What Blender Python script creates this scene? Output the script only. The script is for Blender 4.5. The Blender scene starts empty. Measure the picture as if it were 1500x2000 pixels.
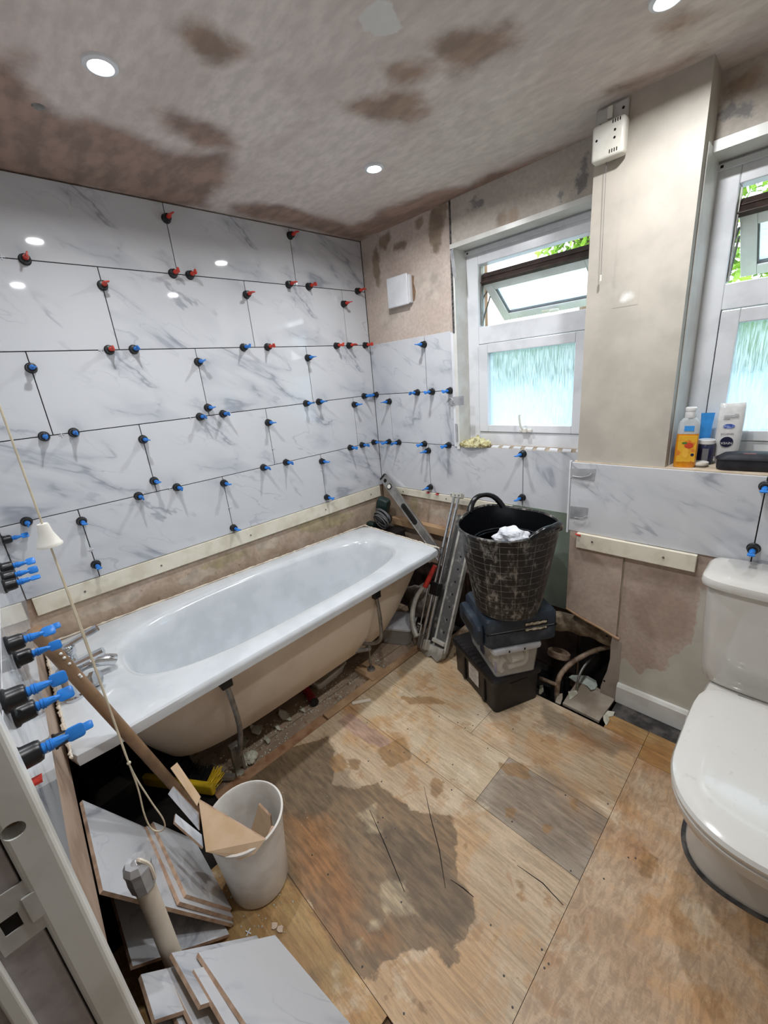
import bpy, bmesh, math, random
import numpy as np
from mathutils import Vector, Matrix, noise as mnoise
random.seed(7)
S = bpy.context.scene
COL = S.collection
PI = math.pi
# ------------------------------------------------------------------ camera
CAM = Vector((2.018, -1.8978, 1.4699)); FPX = 808.05
YAW, PITCH, ROLL = .8185, -.3111, -.0921
_f = Vector((-math.sin(YAW)*math.cos(PITCH), math.cos(YAW)*math.cos(PITCH), math.sin(PITCH)))
_r = Vector((math.cos(YAW), math.sin(YAW), 0)); _u = _r.cross(_f)
CR = math.cos(ROLL)*_r + math.sin(ROLL)*_u
CU = -math.sin(ROLL)*_r + math.cos(ROLL)*_u
cd = bpy.data.cameras.new('camera'); cam = bpy.data.objects.new('camera', cd); COL.objects.link(cam)
cam.matrix_world = Matrix(((CR.x, CU.x, -_f.x, CAM.x), (CR.y, CU.y, -_f.y, CAM.y), (CR.z, CU.z, -_f.z, CAM.z), (0, 0, 0, 1)))
cd.sensor_fit = 'VERTICAL'; cd.sensor_height = 24; cd.lens = FPX/2000*24; cd.clip_start = .02
S.camera = cam
# ------------------------------------------------------------------ view, sky, lamps
S.view_settings.view_transform = 'Standard'; S.view_settings.look = 'None'
S.view_settings.gamma = 1; S.view_settings.use_curve_mapping = False
S.view_settings.exposure = 0.2
W = bpy.data.worlds.new('overcast_sky'); S.world = W; W.use_nodes = True
W.node_tree.nodes['Background'].inputs[0].default_value = (.88, .94, 1, 1)
W.node_tree.nodes['Background'].inputs[1].default_value = 4.5
LAMP_POWER = 6.6
CZ = 2.238

def ray(u, v): return CR*((u-750)/FPX) + CU*((1000-v)/FPX) + _f
def H(u, v, ax, val):
    """point where the sight line through a photo pixel meets the plane ax = val"""
    d = ray(u, v); i = 'xyz'.index(ax); return CAM + d*((val-CAM[i])/d[i])
def FL(pts, z=0.0): return [tuple(H(u, v, 'z', z)[:2]) for u, v in pts]

# ------------------------------------------------------------------ node helpers
def newmat(name):
    m = bpy.data.materials.new(name); m.use_nodes = True
    nt = m.node_tree; b = nt.nodes['Principled BSDF']; return m, nt, b
def lin(c): return tuple(((x/255)/12.92 if x/255 <= .04045 else ((x/255+.055)/1.055)**2.4) for x in c)
def rgb(c): c = lin(c) if max(c) > 1.01 else c; return (c[0], c[1], c[2], 1)
def N(nt, t, **k):
    n = nt.nodes.new(t)
    for a, v in k.items():
        if a.startswith('i_'): n.inputs[a[2:].replace('_', ' ')].default_value = v
        else: setattr(n, a, v)
    return n
def mixc(nt, fac, a, b, mode='MIX'):
    n = nt.nodes.new('ShaderNodeMix'); n.data_type = 'RGBA'; n.blend_type = mode
    for i, x in ((0, fac), (6, a), (7, b)):
        if hasattr(x, 'is_output') or hasattr(x, 'links'): nt.links.new(x, n.inputs[i])
        else: n.inputs[i].default_value = x if i == 0 else rgb(x)
    return n.outputs[2]
def coords(nt, kind='Object', scale=(1, 1, 1), rot=(0, 0, 0)):
    t = nt.nodes.new('ShaderNodeTexCoord'); m = nt.nodes.new('ShaderNodeMapping')
    m.inputs['Scale'].default_value = scale; m.inputs['Rotation'].default_value = rot
    nt.links.new(t.outputs[kind], m.inputs[0]); return m.outputs[0]
def noise(nt, vec, scale, detail=4, rough=.55, dist=0):
    n = N(nt, 'ShaderNodeTexNoise'); n.inputs['Scale'].default_value = scale; n.inputs['Detail'].default_value = detail
    n.inputs['Roughness'].default_value = rough; n.inputs['Distortion'].default_value = dist
    nt.links.new(vec, n.inputs['Vector']); return n.outputs[0]
def mrange(nt, x, a, b, c=0., d=1.):
    n = N(nt, 'ShaderNodeMapRange'); n.interpolation_type = 'SMOOTHSTEP'
    for i, v in ((1, a), (2, b), (3, c), (4, d)): n.inputs[i].default_value = v
    nt.links.new(x, n.inputs[0]); return n.outputs[0]
def mth(nt, op, a, b=0., c=0.):
    n = N(nt, 'ShaderNodeMath'); n.operation = op
    for i, v in enumerate((a, b, c)):
        if hasattr(v, 'links'): nt.links.new(v, n.inputs[i])
        else: n.inputs[i].default_value = v
    return n.outputs[0]
def bump(nt, b, h, strength=.2, dist=.002):
    n = N(nt, 'ShaderNodeBump'); n.inputs['Strength'].default_value = strength; n.inputs['Distance'].default_value = dist
    nt.links.new(h, n.inputs['Height']); nt.links.new(n.outputs[0], b.inputs['Normal'])
def plain(name, c, rough=.5, metal=0, c2=None, scale=30, bs=0, coat=0, trans=0, ior=1.45, thr=(.4, .65)):
    """solid or two-tone (dirt, wear) material"""
    m, nt, b = newmat(name)
    b.inputs['Base Color'].default_value = rgb(c); b.inputs['Roughness'].default_value = rough
    b.inputs['Metallic'].default_value = metal; b.inputs['Coat Weight'].default_value = coat
    b.inputs['Transmission Weight'].default_value = trans; b.inputs['IOR'].default_value = ior
    v = coords(nt)
    h = noise(nt, v, scale, 6)
    if c2 is None: c2 = tuple(x*.93 for x in c)
    nt.links.new(mixc(nt, mrange(nt, h, *thr), c, c2), b.inputs['Base Color'])
    if bs: bump(nt, b, h, bs)
    return m
def layered(name, c1, c2, scale, layers, rough=.8, stretch=(1, 1, 1), bs=.3, spots=None, fine=60, rot=(0, 0, 0), c3=None, grain=None, blotch=None):
    """base two-tone + stains; each layer (attr, colour, amp, noise scale, soft, opacity) follows a distance attribute stored on the mesh"""
    m, nt, b = newmat(name)
    v = coords(nt, scale=stretch, rot=rot); vo = coords(nt)
    h = noise(nt, v, scale, 8, .6, .4); hf = noise(nt, v, fine, 4, .6)
    col = mixc(nt, mrange(nt, h, .35, .65), c1, c2)
    if c3: col = mixc(nt, mrange(nt, noise(nt, vo, scale*.6, 6, .65, .3), .5, .7), col, c3)
    col = mixc(nt, mrange(nt, hf, .3, .7, 0, .35), col, tuple(x*.72 for x in c1))
    if blotch:
        for (bc, sc_, lo_, hi_, op_) in blotch: col = mixc(nt, mrange(nt, noise(nt, vo, sc_, 9, .68, .5), lo_, hi_, 0, op_), col, bc)
    for (a, c, amp, sc, soft, op, *vr) in layers:
        at = N(nt, 'ShaderNodeAttribute'); at.attribute_name = a
        nz = mth(nt, 'SUBTRACT', noise(nt, vo, sc, 6, .6, .3), .5)
        sd = mth(nt, 'MULTIPLY_ADD', nz, amp, at.outputs['Fac'])
        k = mrange(nt, sd, soft, -soft, 0, op)
        cc = mixc(nt, mrange(nt, noise(nt, v, 14, 5), .35, .65), c, tuple(x*(vr[0] if vr else .78) for x in c))
        col = mixc(nt, k, col, cc)
    if grain:
        gv = coords(nt, scale=grain); gn = noise(nt, gv, 9, 7, .7, .8); gd = mrange(nt, gn, .35, .62, .74, 1.06)
        cx_ = N(nt, 'ShaderNodeCombineColor'); [nt.links.new(gd, cx_.inputs[k]) for k in range(3)]
        col = mixc(nt, 1.0, col, cx_.outputs[0], 'MULTIPLY')
    if spots:
        sc, thr, c, op = spots
        col = mixc(nt, mrange(nt, noise(nt, vo, sc, 8, .7), thr, thr+.03, 0, op), col, c)
    nt.links.new(col, b.inputs['Base Color']); b.inputs['Roughness'].default_value = rough
    bump(nt, b, h, bs, .003)
    return m
def marble(name, rough=.04):
    m, nt, b = newmat(name)
    uv = coords(nt, 'UV')
    m0 = N(nt, 'ShaderNodeMapping'); m0.inputs['Rotation'].default_value = (0, 0, math.radians(36)); nt.links.new(uv, m0.inputs[0])
    mp = N(nt, 'ShaderNodeMapping'); mp.inputs['Scale'].default_value = (.75, 1.9, 1); nt.links.new(m0.outputs[0], mp.inputs[0]); q = mp.outputs[0]
    n1 = noise(nt, q, 1.5, 5, .5, .55); n2 = noise(nt, q, 2.9, 4, .5, .45); n3 = noise(nt, q, 1.9, 4, .5, .3)
    ab = lambda x, c: mth(nt, 'ABSOLUTE', mth(nt, 'SUBTRACT', x, c))
    g1 = mrange(nt, noise(nt, uv, 2.6, 2), .38, .62); g2 = mrange(nt, noise(nt, uv, 5.2, 2), .45, .62)
    soft = mth(nt, 'MULTIPLY', mrange(nt, ab(n1, .5), 0, .06, 1, 0), g1)
    core = mth(nt, 'MULTIPLY', mrange(nt, ab(n1, .5), 0, .014, 1, 0), g2)
    thin = mth(nt, 'MULTIPLY', mrange(nt, ab(n2, .54), 0, .012, 1, 0), g1)
    col = mixc(nt, mth(nt, 'MULTIPLY', mrange(nt, n3, .5, .75), .35), (206, 208, 212), (178, 183, 192))
    col = mixc(nt, mth(nt, 'MULTIPLY', soft, .42), col, (158, 163, 174))
    col = mixc(nt, mth(nt, 'MULTIPLY', thin, .40), col, (150, 155, 167))
    col = mixc(nt, mth(nt, 'MULTIPLY', core, .6), col, (130, 135, 148))
    nt.links.new(col, b.inputs['Base Color']); b.inputs['Roughness'].default_value = rough
    return m

M = {}
def build_mats():
    M['marble'] = marble('marble_porcelain')
    M['marble_matt'] = marble('marble_porcelain_dusty', .28)
    M['grout'] = plain('open_joint', (40, 38, 38), .9)
    M['clay'] = plain('tile_edge_clay', (196, 166, 142), .85, c2=(170, 138, 114))
    M['clayback'] = plain('tile_back_clay', (214, 186, 156), .85, c2=(204, 172, 136), scale=12)
    M['white_paint'] = plain('white_gloss_paint', (222, 222, 218), .3, c2=(208, 206, 200), scale=9)
    M['batten'] = plain('white_batten', (228, 222, 205), .6, c2=(212, 204, 184), scale=12)
    M['enamel'] = plain('bath_enamel', (214, 218, 222), .12, c2=(203, 208, 212), scale=7, coat=.5)
    M['ceramic'] = plain('glazed_ceramic', (212, 210, 205), .08, c2=(206, 203, 197), scale=6, coat=.6)
    M['seatplastic'] = plain('seat_plastic', (216, 214, 209), .13, c2=(206, 204, 198), scale=25, coat=.3, thr=(.62, .7))
    M['shell'] = plain('bath_shell', (222, 207, 190), .5, c2=(210, 193, 174), scale=5)
    M['black'] = plain('black_plastic', (22, 22, 24), .4)
    M['blackcap'] = plain('black_cap', (18, 19, 22), .35)
    M['blue'] = plain('blue_plastic', (42, 128, 214), .35, c2=(36, 112, 196))
    M['red'] = plain('red_plastic', (206, 62, 46), .4, c2=(190, 52, 40))
    M['chrome'] = plain('chrome', (215, 217, 220), .12, 1)
    M['dullmetal'] = plain('dull_metal', (150, 148, 144), .45, .8, c2=(120, 117, 112), scale=20)
    M['cast'] = plain('cast_aluminium', (196, 194, 186), .5, .3, c2=(156, 153, 145), scale=16)
    M['alu'] = plain('brushed_aluminium', (172, 170, 168), .35, .7, c2=(148, 145, 142), scale=18)
    M['timber'] = plain('raw_timber', (182, 150, 116), .75, c2=(156, 122, 90), scale=8)
    M['oldwood'] = plain('old_wood', (146, 118, 92), .85, c2=(104, 82, 64), scale=9)
    M['pole'] = plain('broom_pole_wood', (152, 122, 94), .6, c2=(124, 98, 74), scale=11)
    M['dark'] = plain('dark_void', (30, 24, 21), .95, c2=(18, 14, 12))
    M['tape'] = plain('duct_tape', (180, 181, 184), .3, .2, c2=(150, 152, 156), scale=12)
    M['cream'] = plain('cream_pipe', (226, 216, 200), .5, c2=(208, 196, 178), scale=8)
    M['upvc'] = plain('upvc', (226, 228, 232), .25, c2=(210, 212, 216), scale=7)
    M['brown_upvc'] = plain('brown_upvc', (66, 50, 44), .35, c2=(48, 36, 32))
    M['offwhite'] = plain('offwhite_plastic', (228, 226, 218), .4, c2=(212, 208, 196), scale=10)
    M['greywhite'] = plain('grey_white_plastic', (196, 194, 190), .4)
    M['cord'] = plain('cord', (212, 200, 176), .7)
    M['yellow'] = plain('yellow_plastic', (226, 190, 40), .45)
    M['grip'] = plain('red_grip', (196, 58, 46), .5, c2=(160, 46, 38), scale=40)
    M['navy'] = plain('navy_case', (38, 48, 60), .45, c2=(74, 82, 90), scale=14, thr=(.5, .8))
    M['toolblack'] = plain('toolbox_black', (30, 28, 29), .42, c2=(46, 43, 43), scale=22, thr=(.55, .75))
    M['greylid'] = plain('grey_lid', (186, 187, 190), .35)
    M['binwhite'] = plain('white_bin', (226, 222, 216), .3, c2=(206, 200, 192), scale=9)
    M['paper'] = plain('paper_label', (214, 210, 204), .7, c2=(190, 186, 180), scale=60)
    M['cloth'] = plain('cloth', (206, 200, 160), .9, c2=(170, 158, 112), scale=24, bs=.5)
    M['green'] = plain('green_drill', (30, 52, 48), .45, c2=(24, 40, 38))
    M['cable'] = plain('grey_cable', (104, 104, 106), .45)
    M['rust'] = plain('rusty_pipe', (158, 138, 118), .6, .1, c2=(104, 82, 66), scale=22)
    M['lag'] = plain('pipe_lagging', (150, 136, 116), .9, c2=(98, 84, 68), scale=20)
    M['flake'] = plain('plaster_flake', (206, 204, 188), .85, c2=(170, 166, 148), scale=18)
    M['rubbish'] = plain('white_rag', (220, 222, 226), .7, c2=(190, 192, 200), scale=14)
    M['sack'] = plain('dusty_sack', (128, 120, 110), .85, c2=(90, 82, 74), scale=10)
    M['pouch'] = plain('black_nylon', (26, 27, 34), .6, c2=(38, 39, 48))
    M['bitumen'] = plain('black_adhesive', (52, 50, 50), .7, c2=(92, 88, 84), scale=18)
    M['slate'] = plain('grey_board', (172, 160, 146), .85, c2=(140, 126, 110), scale=6)
    M['lining_grey'] = plain('grey_lining', (168, 161, 161), .6, c2=(150, 144, 144))  # even grey for the inner board of the door lining
    M['hall'] = plain('hall_paint', (205, 200, 192), .8)
    M['leaf'] = plain('leaf', (96, 140, 42), .6, c2=(140, 176, 60), scale=5)
    M['leaf2'] = plain('leaf_dark', (60, 96, 40), .6, c2=(100, 140, 60), scale=5)
    M['bark'] = plain('bark', (90, 76, 62), .9)
    M['garden'] = plain('pale_render', (196, 212, 226), .9)
    M['lawn'] = plain('lawn', (100, 130, 70), .9)
    M['duct'] = plain('grey_metal_bead', (120, 120, 122), .4, .7, c2=(60, 56, 54), scale=90)
    M['orange'] = plain('orange_gel', (222, 150, 30), .15, c2=(212, 132, 20), coat=.5)
    M['labelgold'] = plain('mango_label', (226, 172, 50), .4, c2=(214, 120, 44), scale=38, thr=(.5, .6))
    M['mango'] = plain('mango_red', (206, 74, 44), .4)
    M['pinkish'] = plain('pink_tag', (196, 116, 110), .7)
    M['clearblue'] = plain('blue_gel', (60, 150, 226), .2, coat=.4)
    M['bluepack'] = plain('blue_pack', (36, 92, 160), .4, c2=(200, 60, 84), scale=11, thr=(.58, .6))
    M['bluewhite'] = plain('white_gloss', (230, 230, 230), .2)
    M['navylabel'] = plain('navy_label', (34, 36, 72), .35, c2=(60, 62, 84))
    M['ink'] = plain('ink', (22, 28, 60), .5)
    M['inkgrey'] = plain('ink_grey', (120, 118, 124), .5)
    M['inkblue'] = plain('ink_blue', (60, 84, 170), .5, c2=(150, 170, 220), scale=120)
    M['leafgreen'] = plain('printed_leaf', (60, 120, 50), .5)
    m, nt, b = newmat('clear_plastic'); b.inputs['Base Color'].default_value = rgb((222, 220, 214)); b.inputs['Roughness'].default_value = .2
    tp = N(nt, 'ShaderNodeBsdfTransparent'); mx = N(nt, 'ShaderNodeMixShader'); mx.inputs[0].default_value = .30
    nt.links.new(tp.outputs[0], mx.inputs[1]); nt.links.new(b.outputs[0], mx.inputs[2]); nt.links.new(mx.outputs[0], nt.nodes['Material Output'].inputs[0]); M['clear'] = m
    # lamp face
    m, nt, b = newmat('lamp_face'); b.inputs['Emission Color'].default_value = (.93, .97, 1, 1); b.inputs['Emission Strength'].default_value = 28; M['lamp'] = m
    # obscured window glass: vertical rain-like ribs
    m, nt, b = newmat('obscure_glass')
    v = coords(nt, scale=(1, 1, .06)); h = noise(nt, v, 260, 3, .6)
    h2 = noise(nt, coords(nt, scale=(1, 1, .3)), 90, 4, .6)
    gl = N(nt, 'ShaderNodeBsdfRefraction'); gl.inputs['Roughness'].default_value = .3; gl.inputs['IOR'].default_value = 1.15
    gl.inputs['Color'].default_value = (.80, .92, 1, 1)
    tr = N(nt, 'ShaderNodeBsdfTranslucent'); tr.inputs['Color'].default_value = (.86, .94, .97, 1)
    gs = N(nt, 'ShaderNodeBsdfGlossy'); gs.inputs['Roughness'].default_value = .15; gs.inputs['Color'].default_value = (.8, .8, .8, 1)
    bp = N(nt, 'ShaderNodeBump'); bp.inputs['Strength'].default_value = .9; bp.inputs['Distance'].default_value = .003
    nt.links.new(mth(nt, 'ADD', h, h2), bp.inputs['Height'])
    for g in (gl, gs): nt.links.new(bp.outputs[0], g.inputs['Normal'])
    mx = N(nt, 'ShaderNodeMixShader'); nt.links.new(mrange(nt, h, .42, .62, .12, .6), mx.inputs[0]); nt.links.new(gl.outputs[0], mx.inputs[1]); nt.links.new(tr.outputs[0], mx.inputs[2])
    m2 = N(nt, 'ShaderNodeMixShader'); m2.inputs[0].default_value = .06; nt.links.new(mx.outputs[0], m2.inputs[1]); nt.links.new(gs.outputs[0], m2.inputs[2])
    nt.links.new(m2.outputs[0], nt.nodes['Material Output'].inputs[0]); M['obscure'] = m
    # rubber tub: black with a moulded grid and dried plaster dust
    m, nt, b = newmat('rubber_tub')
    uv = coords(nt, 'UV')
    br = N(nt, 'ShaderNodeTexBrick'); br.offset = 0; br.inputs['Scale'].default_value = 1
    br.inputs['Mortar Size'].default_value = .0012; br.inputs['Brick Width'].default_value = .062; br.inputs['Row Height'].default_value = .029; br.inputs['Mortar Smooth'].default_value = .4
    nt.links.new(uv, br.inputs['Vector'])
    v = coords(nt, scale=(1, 1, .5)); n1 = noise(nt, v, 16, 8, .7, .4); n2 = noise(nt, v, 60, 6, .7)
    dust = mth(nt, 'MULTIPLY', mrange(nt, n1, .47, .62), mrange(nt, n2, .42, .60))
    line = mth(nt, 'MULTIPLY', br.outputs['Fac'], mrange(nt, n2, .35, .55, .1, .85))
    col = mixc(nt, mth(nt, 'MULTIPLY', dust, .7), (17, 17, 19), (166, 161, 152))
    col = mixc(nt, mth(nt, 'MULTIPLY', line, .7), col, (150, 144, 136))
    nt.links.new(col, b.inputs['Base Color']); b.inputs['Roughness'].default_value = .42
    bump(nt, b, br.outputs['Fac'], .6, .002); M['tub'] = m
    M['tubin'] = plain('rubber_inside', (16, 17, 20), .22, c2=(60, 58, 56), scale=30, thr=(.68, .74))
build_mats()

# ------------------------------------------------------------------ mesh helpers
def tf(bm, vs, Mx):
    if Mx is not None: bmesh.ops.transform(bm, matrix=Mx, verts=vs)
def bx(bm, lo, hi, Mx=None, bev=0, seg=2):
    r = bmesh.ops.create_cube(bm, size=1); vs = r['verts']
    for v in vs: v.co = Vector((lo[i]+(v.co[i]+.5)*(hi[i]-lo[i]) for i in range(3)))
    if bev:
        es = list({e for v in vs for e in v.link_edges})
        g = bmesh.ops.bevel(bm, geom=es, offset=bev, segments=seg, affect='EDGES', profile=.5)
        vs = list({v for f in g['faces'] for v in f.verts} | {v for v in vs if v.is_valid})
    tf(bm, vs, Mx); return bm
def axm(p, q):
    """matrix taking +Z to direction p->q at p"""
    d = (Vector(q)-Vector(p)); return Matrix.Translation(p) @ d.to_track_quat('Z', 'Y').to_matrix().to_4x4(), d.length
def lathe(bm, prof, Mx=None, seg=24, sx=1, sy=1, uv=False, close=False):
    rings = []
    for r, z in prof:
        rings.append([bm.verts.new((math.cos(2*PI*k/seg)*r*sx, math.sin(2*PI*k/seg)*r*sy, z)) for k in range(seg)])
    ul = bm.loops.layers.uv.verify() if uv else None
    for i in range(len(rings)-1):
        for k in range(seg):
            a, b2, c, d = rings[i][k], rings[i][(k+1) % seg], rings[i+1][(k+1) % seg], rings[i+1][k]
            f = bm.faces.new((a, b2, c, d))
            if uv:
                for l, (kk, ii) in zip(f.loops, ((k, i), (k+1, i), (k+1, i+1), (k, i+1))):
                    l[ul].uv = (kk/seg*2*PI*prof[-1][0]*.9, prof[ii][1])
    if prof[0][0] > 1e-5: bm.faces.new(rings[0][::-1])
    if prof[-1][0] > 1e-5 and not close: bm.faces.new(rings[-1])
    tf(bm, [v for r in rings for v in r], Mx)
    bmesh.ops.remove_doubles(bm, verts=bm.verts, dist=1e-6) if (prof[0][0] < 1e-5 or prof[-1][0] < 1e-5) else None
    return rings
def cyl(bm, p, q, r, r2=None, seg=16):
    Mx, L = axm(p, q); lathe(bm, [(r, 0), (r2 if r2 is not None else r, L)], Mx, seg); return bm
def tube(bm, pts, r, seg=10, closed=False, rs=None):
    P = [Vector(p) for p in pts]; n = len(P); rings = []
    up = Vector((.123, .31, .94)).normalized(); prev = None
    for i, p in enumerate(P):
        t = (P[(i+1) % n]-P[i-1]) if closed else (P[min(i+1, n-1)]-P[max(i-1, 0)])
        t.normalize()
        x = (prev - t*prev.dot(t)) if prev is not None else t.cross(up)
        x.normalize(); y = t.cross(x); prev = x
        rr = rs[i] if rs else r
        rings.append([bm.verts.new(p + (x*math.cos(2*PI*k/seg)+y*math.sin(2*PI*k/seg))*rr) for k in range(seg)])
    for i in range(n if closed else n-1):
        A, B = rings[i], rings[(i+1) % n]
        for k in range(seg): bm.faces.new((A[k], A[(k+1) % seg], B[(k+1) % seg], B[k]))
    if not closed: bm.faces.new(rings[0][::-1]); bm.faces.new(rings[-1])
    return bm
def smoothpts(pts, n=6):
    P = [Vector(p) for p in pts]; out = []
    for i in range(len(P)-1):
        a, b, c, d = P[max(i-1, 0)], P[i], P[i+1], P[min(i+2, len(P)-1)]
        for k in range(n):
            t = k/n
            out.append(.5*((2*b)+(c-a)*t+(2*a-5*b+4*c-d)*t*t+(3*b-a-3*c+d)*t**3))
    out.append(P[-1]); return out
def prism(bm, poly, vec, bev=0):
    """poly: 3D points, extruded by vec"""
    vec = Vector(vec); a = [bm.verts.new(p) for p in poly]; b = [bm.verts.new(Vector(p)+vec) for p in poly]
    n = len(a); bm.faces.new(a[::-1]); bm.faces.new(b)
    for i in range(n): bm.faces.new((a[i], a[(i+1) % n], b[(i+1) % n], b[i]))
    bmesh.ops.recalc_face_normals(bm, faces=bm.faces)
    return bm
def loft(bm, rings, cap0=True, cap1=True):
    R = [[bm.verts.new(p) for p in r] for r in rings]; n = len(R[0])
    for i in range(len(R)-1):
        for k in range(n): bm.faces.new((R[i][k], R[i][(k+1) % n], R[i+1][(k+1) % n], R[i+1][k]))
    if cap0: bm.faces.new(R[0][::-1])
    if cap1: bm.faces.new(R[-1])
    return bm
def rrect(hx, hy, r, z, n=5): return [Vector((sx*(hx-r)+r*math.cos(a), sy*(hy-r)+r*math.sin(a), z)) for (sx, sy, a0) in ((1, 1, 0), (-1, 1, PI/2), (-1, -1, PI), (1, -1, 1.5*PI)) for a in [a0+PI/2*k/n for k in range(n+1)]]
def new(): return bmesh.new()
def obj(name, bm, mat, parent=None, smooth=False, local=False):
    bmesh.ops.recalc_face_normals(bm, faces=bm.faces)
    if parent is not None and not local:
        bmesh.ops.transform(bm, matrix=mw(parent).inverted(), verts=bm.verts)
    me = bpy.data.meshes.new(name); bm.to_mesh(me); bm.free()
    for mt in (mat if isinstance(mat, (list, tuple)) else [mat]): me.materials.append(mt)
    if smooth:
        for p in me.polygons: p.use_smooth = True
        try: me.set_sharp_from_angle(angle=math.radians(38))
        except Exception: pass
    o = bpy.data.objects.new(name, me); COL.objects.link(o)
    if parent is not None: o.parent = parent
    return o
def mw(o):
    m = o.matrix_basis.copy()
    return mw(o.parent) @ m if o.parent else m
def tag(o, label, cat, group=None):
    o['label'] = label; o['category'] = cat
    if group: o['group'] = group
    return o
def thing(name, loc, label, cat, group=None, rot=None):
    o = bpy.data.objects.new(name, None); COL.objects.link(o); o.empty_display_size = .05
    o.location = loc
    if rot is not None: o.rotation_euler = rot
    return tag(o, label, cat, group)
def struct(o): o['kind'] = 'structure'; return o
def box(name, lo, hi, mat, parent=None, bev=0, Mx=None): return obj(name, bx(new(), lo, hi, Mx, bev), mat, parent)
def cut(o, cutter_bm):
    c = obj('cutter', cutter_bm, M['dark']); md = o.modifiers.new('b', 'BOOLEAN'); md.object = c; md.operation = 'DIFFERENCE'; md.solver = 'EXACT'
    if o.parent: c.matrix_world = Matrix()
    bpy.context.view_layer.update()
    dg = bpy.context.evaluated_depsgraph_get(); me = bpy.data.meshes.new_from_object(o.evaluated_get(dg))
    o.modifiers.clear(); o.data = me; bpy.data.objects.remove(c)
def text(name, s, size, Mx, mat, parent, ext=.0002):
    c = bpy.data.curves.new(name, 'FONT'); c.body = s; c.size = size; c.extrude = ext; c.align_x = 'CENTER'; c.align_y = 'CENTER'
    t = bpy.data.objects.new('tmp', c); COL.objects.link(t); bpy.context.view_layer.update()
    me = bpy.data.meshes.new_from_object(t.evaluated_get(bpy.context.evaluated_depsgraph_get())); bpy.data.objects.remove(t)
    me.materials.clear(); me.materials.append(mat)
    me.transform(mw(parent).inverted() @ Mx if parent else Mx)
    o = bpy.data.objects.new(name, me); COL.objects.link(o); o.parent = parent; return o
def frame(p, x, y):
    x = Vector(x).normalized(); y = Vector(y); y = (y-x*y.dot(x)).normalized(); z = x.cross(y)
    return Matrix(((x.x, y.x, z.x, p[0]), (x.y, y.y, z.y, p[1]), (x.z, y.z, z.z, p[2]), (0, 0, 0, 1)))

# distance to polygon (negative inside), for stain attributes
def sdf(P, poly):
    poly = np.array(poly, float); n = len(poly); d = np.full(len(P), 1e9); ins = np.zeros(len(P), bool)
    for i in range(n):
        a, b = poly[i], poly[(i+1) % n]; e = b-a; w = P-a
        t = np.clip((w@e)/(e@e+1e-12), 0, 1); q = w-np.outer(t, e); d = np.minimum(d, (q**2).sum(1))
        c = ((a[1] <= P[:, 1]) & (b[1] > P[:, 1])) | ((b[1] <= P[:, 1]) & (a[1] > P[:, 1]))
        with np.errstate(divide='ignore', invalid='ignore'): xx = a[0]+(P[:, 1]-a[1])/(b[1]-a[1]+1e-12)*e[0]
        ins ^= c & (P[:, 0] < xx)
    d = np.sqrt(d); d[ins] *= -1; return d
def ell(c, rx, ry, a=0, n=14):
    return [(c[0]+rx*math.cos(t)*math.cos(a)-ry*math.sin(t)*math.sin(a), c[1]+rx*math.cos(t)*math.sin(a)+ry*math.sin(t)*math.cos(a)) for t in [2*PI*k/n for k in range(n)]]
def surf(name, o0, eu, ev, lu, lv, step, mat, attrs, parent=None, clip=None):
    """flat gridded surface with distance attributes; attrs: {name: [polys in (u,v) metres]}"""
    nu, nv = max(1, int(round(lu/step))), max(1, int(round(lv/step)))
    us = np.linspace(0, lu, nu+1); vs = np.linspace(0, lv, nv+1)
    P = np.array([(u, v) for v in vs for u in us])
    o0, eu, ev = Vector(o0), Vector(eu), Vector(ev)
    co = [o0+eu*u+ev*v for u, v in P]
    if parent is not None: im = mw(parent).inverted(); co = [im@c for c in co]
    F = []
    for j in range(nv):
        for i in range(nu):
            a = j*(nu+1)+i
            if clip and clip((us[i]+us[i+1])/2, (vs[j]+vs[j+1])/2): continue
            F.append((a, a+1, a+nu+2, a+nu+1))
    me = bpy.data.meshes.new(name); me.from_pydata(co, [], F); me.materials.append(mat)
    for k, polys in attrs.items():
        d = np.full(len(P), 9.)
        for pl in polys: d = np.minimum(d, sdf(P, pl))
        at = me.attributes.new(k, 'FLOAT', 'POINT'); at.data.foreach_set('value', d.astype(np.float32))
    o = bpy.data.objects.new(name, me); COL.objects.link(o)
    if parent is not None: o.parent = parent
    return o

# ------------------------------------------------------------------ SETTING
HR = .2978; T = .603
ZJ = {k: .78+HR*(5-k) for k in range(0, 6)}
WCY = lambda x: -1.93-.035*x       # face of the near tiled wall
# structural shells
struct(box('wall_left', (-.14, -2.2, -.2), (-.011, .35, CZ+.1), plain('raw_wall', (150, 126, 108), .9, c2=(178, 158, 138), scale=7, bs=.4, thr=(.42, .58))))
plaster_raw = layered('raw_plaster', (208, 193, 182), (194, 177, 165), 5, [('patch', (140, 120, 98), .08, 16, .012, .8), ('pale', (206, 194, 182), .09, 12, .03, .7)], .85, bs=.3, spots=(30, .68, (128, 106, 86), .6), c3=(200, 183, 170))
paint_old = layered('old_paint', (198, 190, 180), (188, 179, 168), 4, [('patch', (120, 120, 122), .10, 30, .01, .8), ('bare', (170, 146, 124), .06, 14, .012, .8)], .6, bs=.15, spots=(30, .715, (120, 116, 112), .7))
wb = struct(box('wall_back', (-.14, .012, -.2), (.655, .30, CZ+.1), M['oldwood']))
def part(name, lo, hi, mat, parent, bev=0): return box(name, lo, hi, mat, parent, bev)
part('masonry', (.655, .02, -.2), (2.9, .30, 1.062), M['oldwood'], wb)
part('masonry', (.655, .02, 2.06), (1.36, .30, CZ+.1), M['white_paint'], wb)
part('masonry', (1.60, -.03, 2.06), (2.9, .30, CZ+.1), M['white_paint'], wb)
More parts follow.
